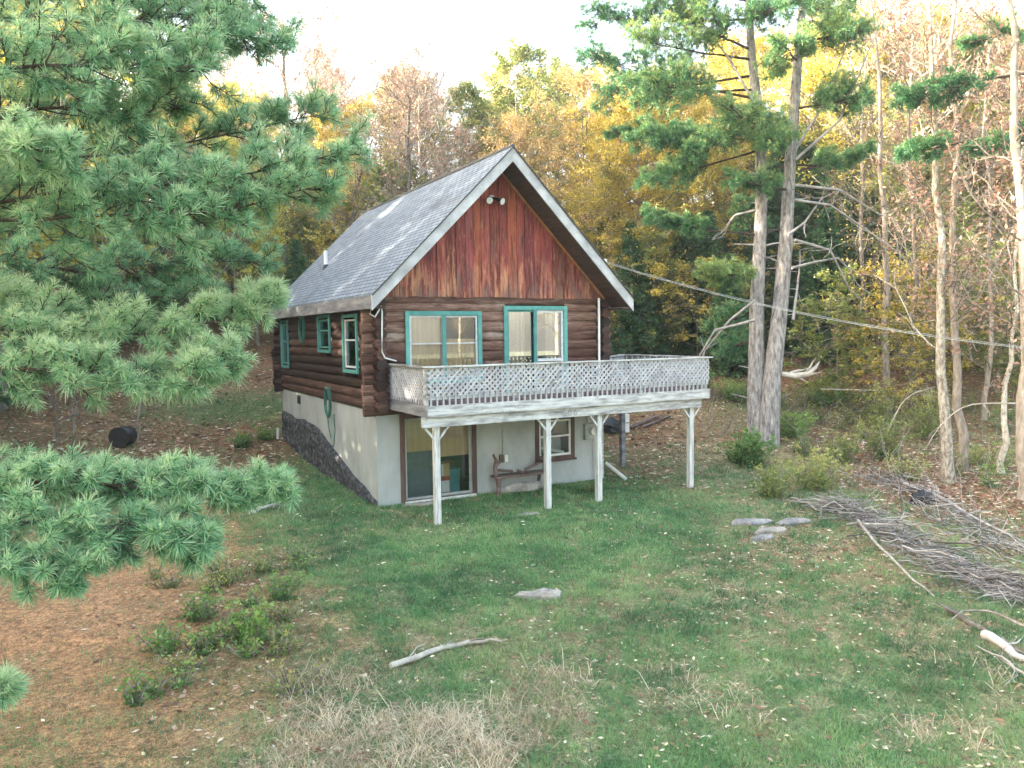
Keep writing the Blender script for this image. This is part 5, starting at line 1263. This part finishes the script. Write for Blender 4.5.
dead('fallen_branch', [(905, 488), (940, 502), (980, 528), (1024, 548)], .045, 'straight grey pole lying along the wood edge', 'deadwood', .12, side=3)
dead('fallen_branch', [(792, 500), (806, 505), (820, 514)], .045, 'short pale branch at the upper left end of the brush pile', side=1)
dead('fallen_branch', [(862, 540), (900, 541), (918, 541)], .03, 'pale stick laid level across the brush pile', lift=.35)
dead('fallen_branch', [(858, 530), (880, 560), (910, 590), (935, 610)], .03, 'long thin branch sloping down the front of the brush pile', lift=.22)
dead('fallen_branch', [(1024, 640), (995, 625), (965, 622), (945, 640)], .02, 'arched thin branch at the right edge of the lawn', lift=.2)
dead('fallen_branch', [(1030, 690), (1005, 668), (975, 655)], .022, 'forked thin branch at the lower right edge', lift=.12, side=4)
dead('fallen_branch', [(870, 476), (893, 480), (915, 470)], .035, 'pale crooked branch above the black bag', lift=.2)
for i, (px, py, rx, ry, lb) in enumerate([(748, 524, .45, .16, 'leftmost grey flat stone at the lawn edge'), (772, 532, .42, .2, 'broad pale flat stone at the lawn edge'), (795, 523, .4, .15, 'grey flat stone next to the brush pile end'), (762, 540, .25, .10, 'small flat stone in front of the broad pale one')]):
    slabstone('flat_stone', ground(px, py), rx, ry, .09, M['slate'] if i != 1 else M['stone'], lb, 'stone', -.4+.1*i)
# arching branches near the wood edge
def aerial(name, pts, rad, label, mat='whitewood', n=4):
    P = np.array(A(*pts)); Q = path(P[0], P[-1], r, 3); mb = MB(); s = np.linspace(0, 1, len(P)); ss = np.linspace(0, 1, 14); Q = np.column_stack([np.interp(ss, s, P[:, i]) for i in range(3)]); Q[1:-1] = (Q[:-2]+2*Q[1:-1]+Q[2:])/4
    mb.tube(Q, np.linspace(rad, rad*.3, 14), 6, .7)
    for k in range(n):
        i = r.integers(3, 13); mb.tube(path(Q[i], Q[i]+rand_unit(r, 1)[0]*(.5+.6*r.random()), r, 4, .2), np.linspace(rad*.4, .004, 4), 3, .7, False)
    return tag(mb.build(name, M[mat], None, True), label, 'branch')
g1 = ground(882, 448); wg = xy_to_uw(g1[0], g1[1])[1]
aerial('bent_branch', [(882, 450, wg), (890, 425, wg), (902, 402, wg), (915, 392, wg), (935, 387, wg)], .03, 'pale stem arching over from the olive thicket to the right')
aerial('bare_branch', [(1045, 404, 21), (1000, 403, 21), (968, 404, 21.2), (950, 415, 21.3), (935, 432, 21.4), (925, 450, 21.5)], .025, 'pale branch reaching in level from the right edge')
aerial('leaning_pole', [(820, 389, 30), (860, 390, 29.6), (900, 391, 29.2), (950, 391, 28.8)], .022, 'thin pale pole lying level among the stems beyond the lawn')

# black bag, drum, tarp heap, boards
def lump(name, p, rx, ry, rz, mat, label, cat, seed, amp=.35):
    me = bpy.data.meshes.new(name); import bmesh
    bm = bmesh.new(); bmesh.ops.create_icosphere(bm, subdivisions=4, radius=1)
    for v in bm.verts:
        n_ = vnoise(v.co.x*2+v.co.z*3+seed, v.co.y*2+v.co.z*1.3, .7, seed)-.5; k = 1+amp*float(n_); v.co = Vector((v.co.x*rx*k, v.co.y*ry*k, max(v.co.z, -.35)*rz*k+rz*.33))
    bm.to_mesh(me); bm.free(); me.polygons.foreach_set('use_smooth', [True]*len(me.polygons))
    return tag(link(name, me, mat, None, [float(c) for c in p]), label, cat)
lump('plastic_bag', ground(922, 503), .38, .22, .26, M['black'], 'black plastic bag lying under dead branches at the wood edge', 'bag', 3, .8)
p = ground(124, 446); p2 = p+np.array([0, 0, .42])
o = empty('black_drum', p, 'black round drum half hidden by pine boughs at left', 'drum'); mb = MB(); ax_ = np.array([cy_, -sy_, 0]); f2 = np.array([sy_, cy_, 0])
mb.tube([f2*-.35+[0, 0, .35], f2*-.33+[0, 0, .35], f2*.33+[0, 0, .35], f2*.35+[0, 0, .35]], [.32, .36, .36, .34], 24); mb.build('drum_body', M['black'], o, True)
mb = MB(); mb.tube([f2*-.37+[0, 0, .35], f2*-.33+[0, 0, .35]], [.37, .37], 24); mb.tube([f2*-.02+[0, 0, .35], f2*.02+[0, 0, .35]], [.372, .372], 24); mb.build('rim', M['black'], o, True)
lump('tarp_heap', ground(611, 432), .42, .35, .42, M['black'], 'dark tarp covered heap behind the deck posts', 'tarp', 5, .5)
p = ground(625, 432); o = empty('white_appliance', p, 'white metal cabinet behind the dark deck post', 'cabinet')
mb = MB(); mb.box((-.12, -.12, .0), (.12, .12, .70)); ab = mb.build('cabinet_body', M['white_plastic'], o); mb = MB(); mb.box((-.11, -.13, .35), (.11, -.121, .38)); mb.build('groove', M['black'], ab)
p = ground(646, 424); o = tag(MB().build('x', None) if False else None, None) if False else None
mb = MB(); mb.beam(gpt(p[0]-.8, p[1], .10), gpt(p[0]+.7, p[1]+.1, .14), .25, .05, .3); mb.beam(gpt(p[0]-.4, p[1]-.3, .08), gpt(p[0]+1.1, p[1]-.1, .06), .15, .04, .6); tag(mb.build('scrap_boards', M['bench']), 'dark scrap boards lying in the leaves behind the deck', 'boards')

# overhead cable
a_ = np.array([W+.2, -.9, 6.05]); a_ = on_plane(604, 262, 1, -.95); b_ = at(1040, 350, 17.5)
s = np.linspace(0, 1, 30)[:, None]; P = a_*(1-s)+b_*s; P[:, 2] -= (4*.30*s*(1-s))[:, 0]
o = MB(); o.tube(P, .009, 6); P2 = P+[0, 0, .035*1]; P2 += np.column_stack([np.sin(s[:, 0]*60)*.02, np.cos(s[:, 0]*60)*.02, s[:, 0]*0]); o.tube(P2, .006, 5)
tag(o.build('overhead_cable', M['metal_grey'], None, True), 'overhead utility cable running from the right roof edge to the right', 'cable')
mb = MB(); mb.box((a_[0]-.05, a_[1]-.06, a_[2]-.08), (a_[0]+.05, a_[1]+.02, a_[2]+.08)); mb.build('cable_bracket', M['white_plastic'], cabin)

# ------------------------------------------------------------------ camera, light
cd = bpy.data.cameras.new('camera'); co = bpy.data.objects.new('camera', cd); col.objects.link(co); sc.camera = co
cd.sensor_width = 36; cd.lens = FOC*36/1024; cd.clip_start = .1; cd.clip_end = 2000
mx = Matrix(((_r2[0], _u2[0], -_f[0], CX), (_r2[1], _u2[1], -_f[1], CY), (_r2[2], _u2[2], -_f[2], CZ), (0, 0, 0, 1)))
co.matrix_world = mx
SUN_AZ, SUN_EL = R(-62), R(13)      # azimuth clockwise from +Y
sv = Vector((math.sin(SUN_AZ)*math.cos(SUN_EL), math.cos(SUN_AZ)*math.cos(SUN_EL), math.sin(SUN_EL)))
sd = bpy.data.lights.new('sun', 'SUN'); sd.energy = 3.4; sd.angle = R(.6); sd.color = (1, .86, .68)
so = bpy.data.objects.new('sun', sd); col.objects.link(so); so.rotation_euler = sv.to_track_quat('Z', 'Y').to_euler()
wd = bpy.data.worlds.new('World'); sc.world = wd; wd.use_nodes = True; nt = wd.node_tree
bg = nt.nodes['Background']; sk = nt.nodes.new('ShaderNodeTexSky'); sk.sky_type = 'NISHITA'; sk.sun_disc = False; sk.sun_elevation = SUN_EL; sk.sun_rotation = SUN_AZ
sk.air_density = 1.0; sk.dust_density = 5.0; sk.ozone_density = 1.0
nt.links.new(mixc(nt, sk.outputs[0], (1.05, 1.0, .91, 1), 1, 'MULTIPLY'), bg.inputs['Color']); bg.inputs['Strength'].default_value = .15
sc.view_settings.view_transform = 'Standard'; sc.view_settings.look = 'None'; sc.view_settings.gamma = 1; sc.view_settings.exposure = 3.6
sc.cycles.max_bounces = 6; sc.cycles.diffuse_bounces = 3; sc.cycles.glossy_bounces = 3; sc.cycles.transmission_bounces = 3; sc.cycles.transparent_max_bounces = 6
sc.cycles.use_denoising = True
# ------------------------------------------------------------------ haze
mb = MB(); mb.box((-330, -330, -20), (330, 330, 60)); hz_ = mb.mesh('haze')
hm, nt, out = base_mat('haze_air'); pv = nt.nodes.new('ShaderNodeVolumePrincipled'); pv.inputs['Color'].default_value = (1, .97, .92, 1); pv.inputs['Density'].default_value = .0008; pv.inputs['Anisotropy'].default_value = .3
nt.links.new(pv.outputs[0], out.inputs['Volume']); tag(link('haze', hz_, hm), kind='stuff')
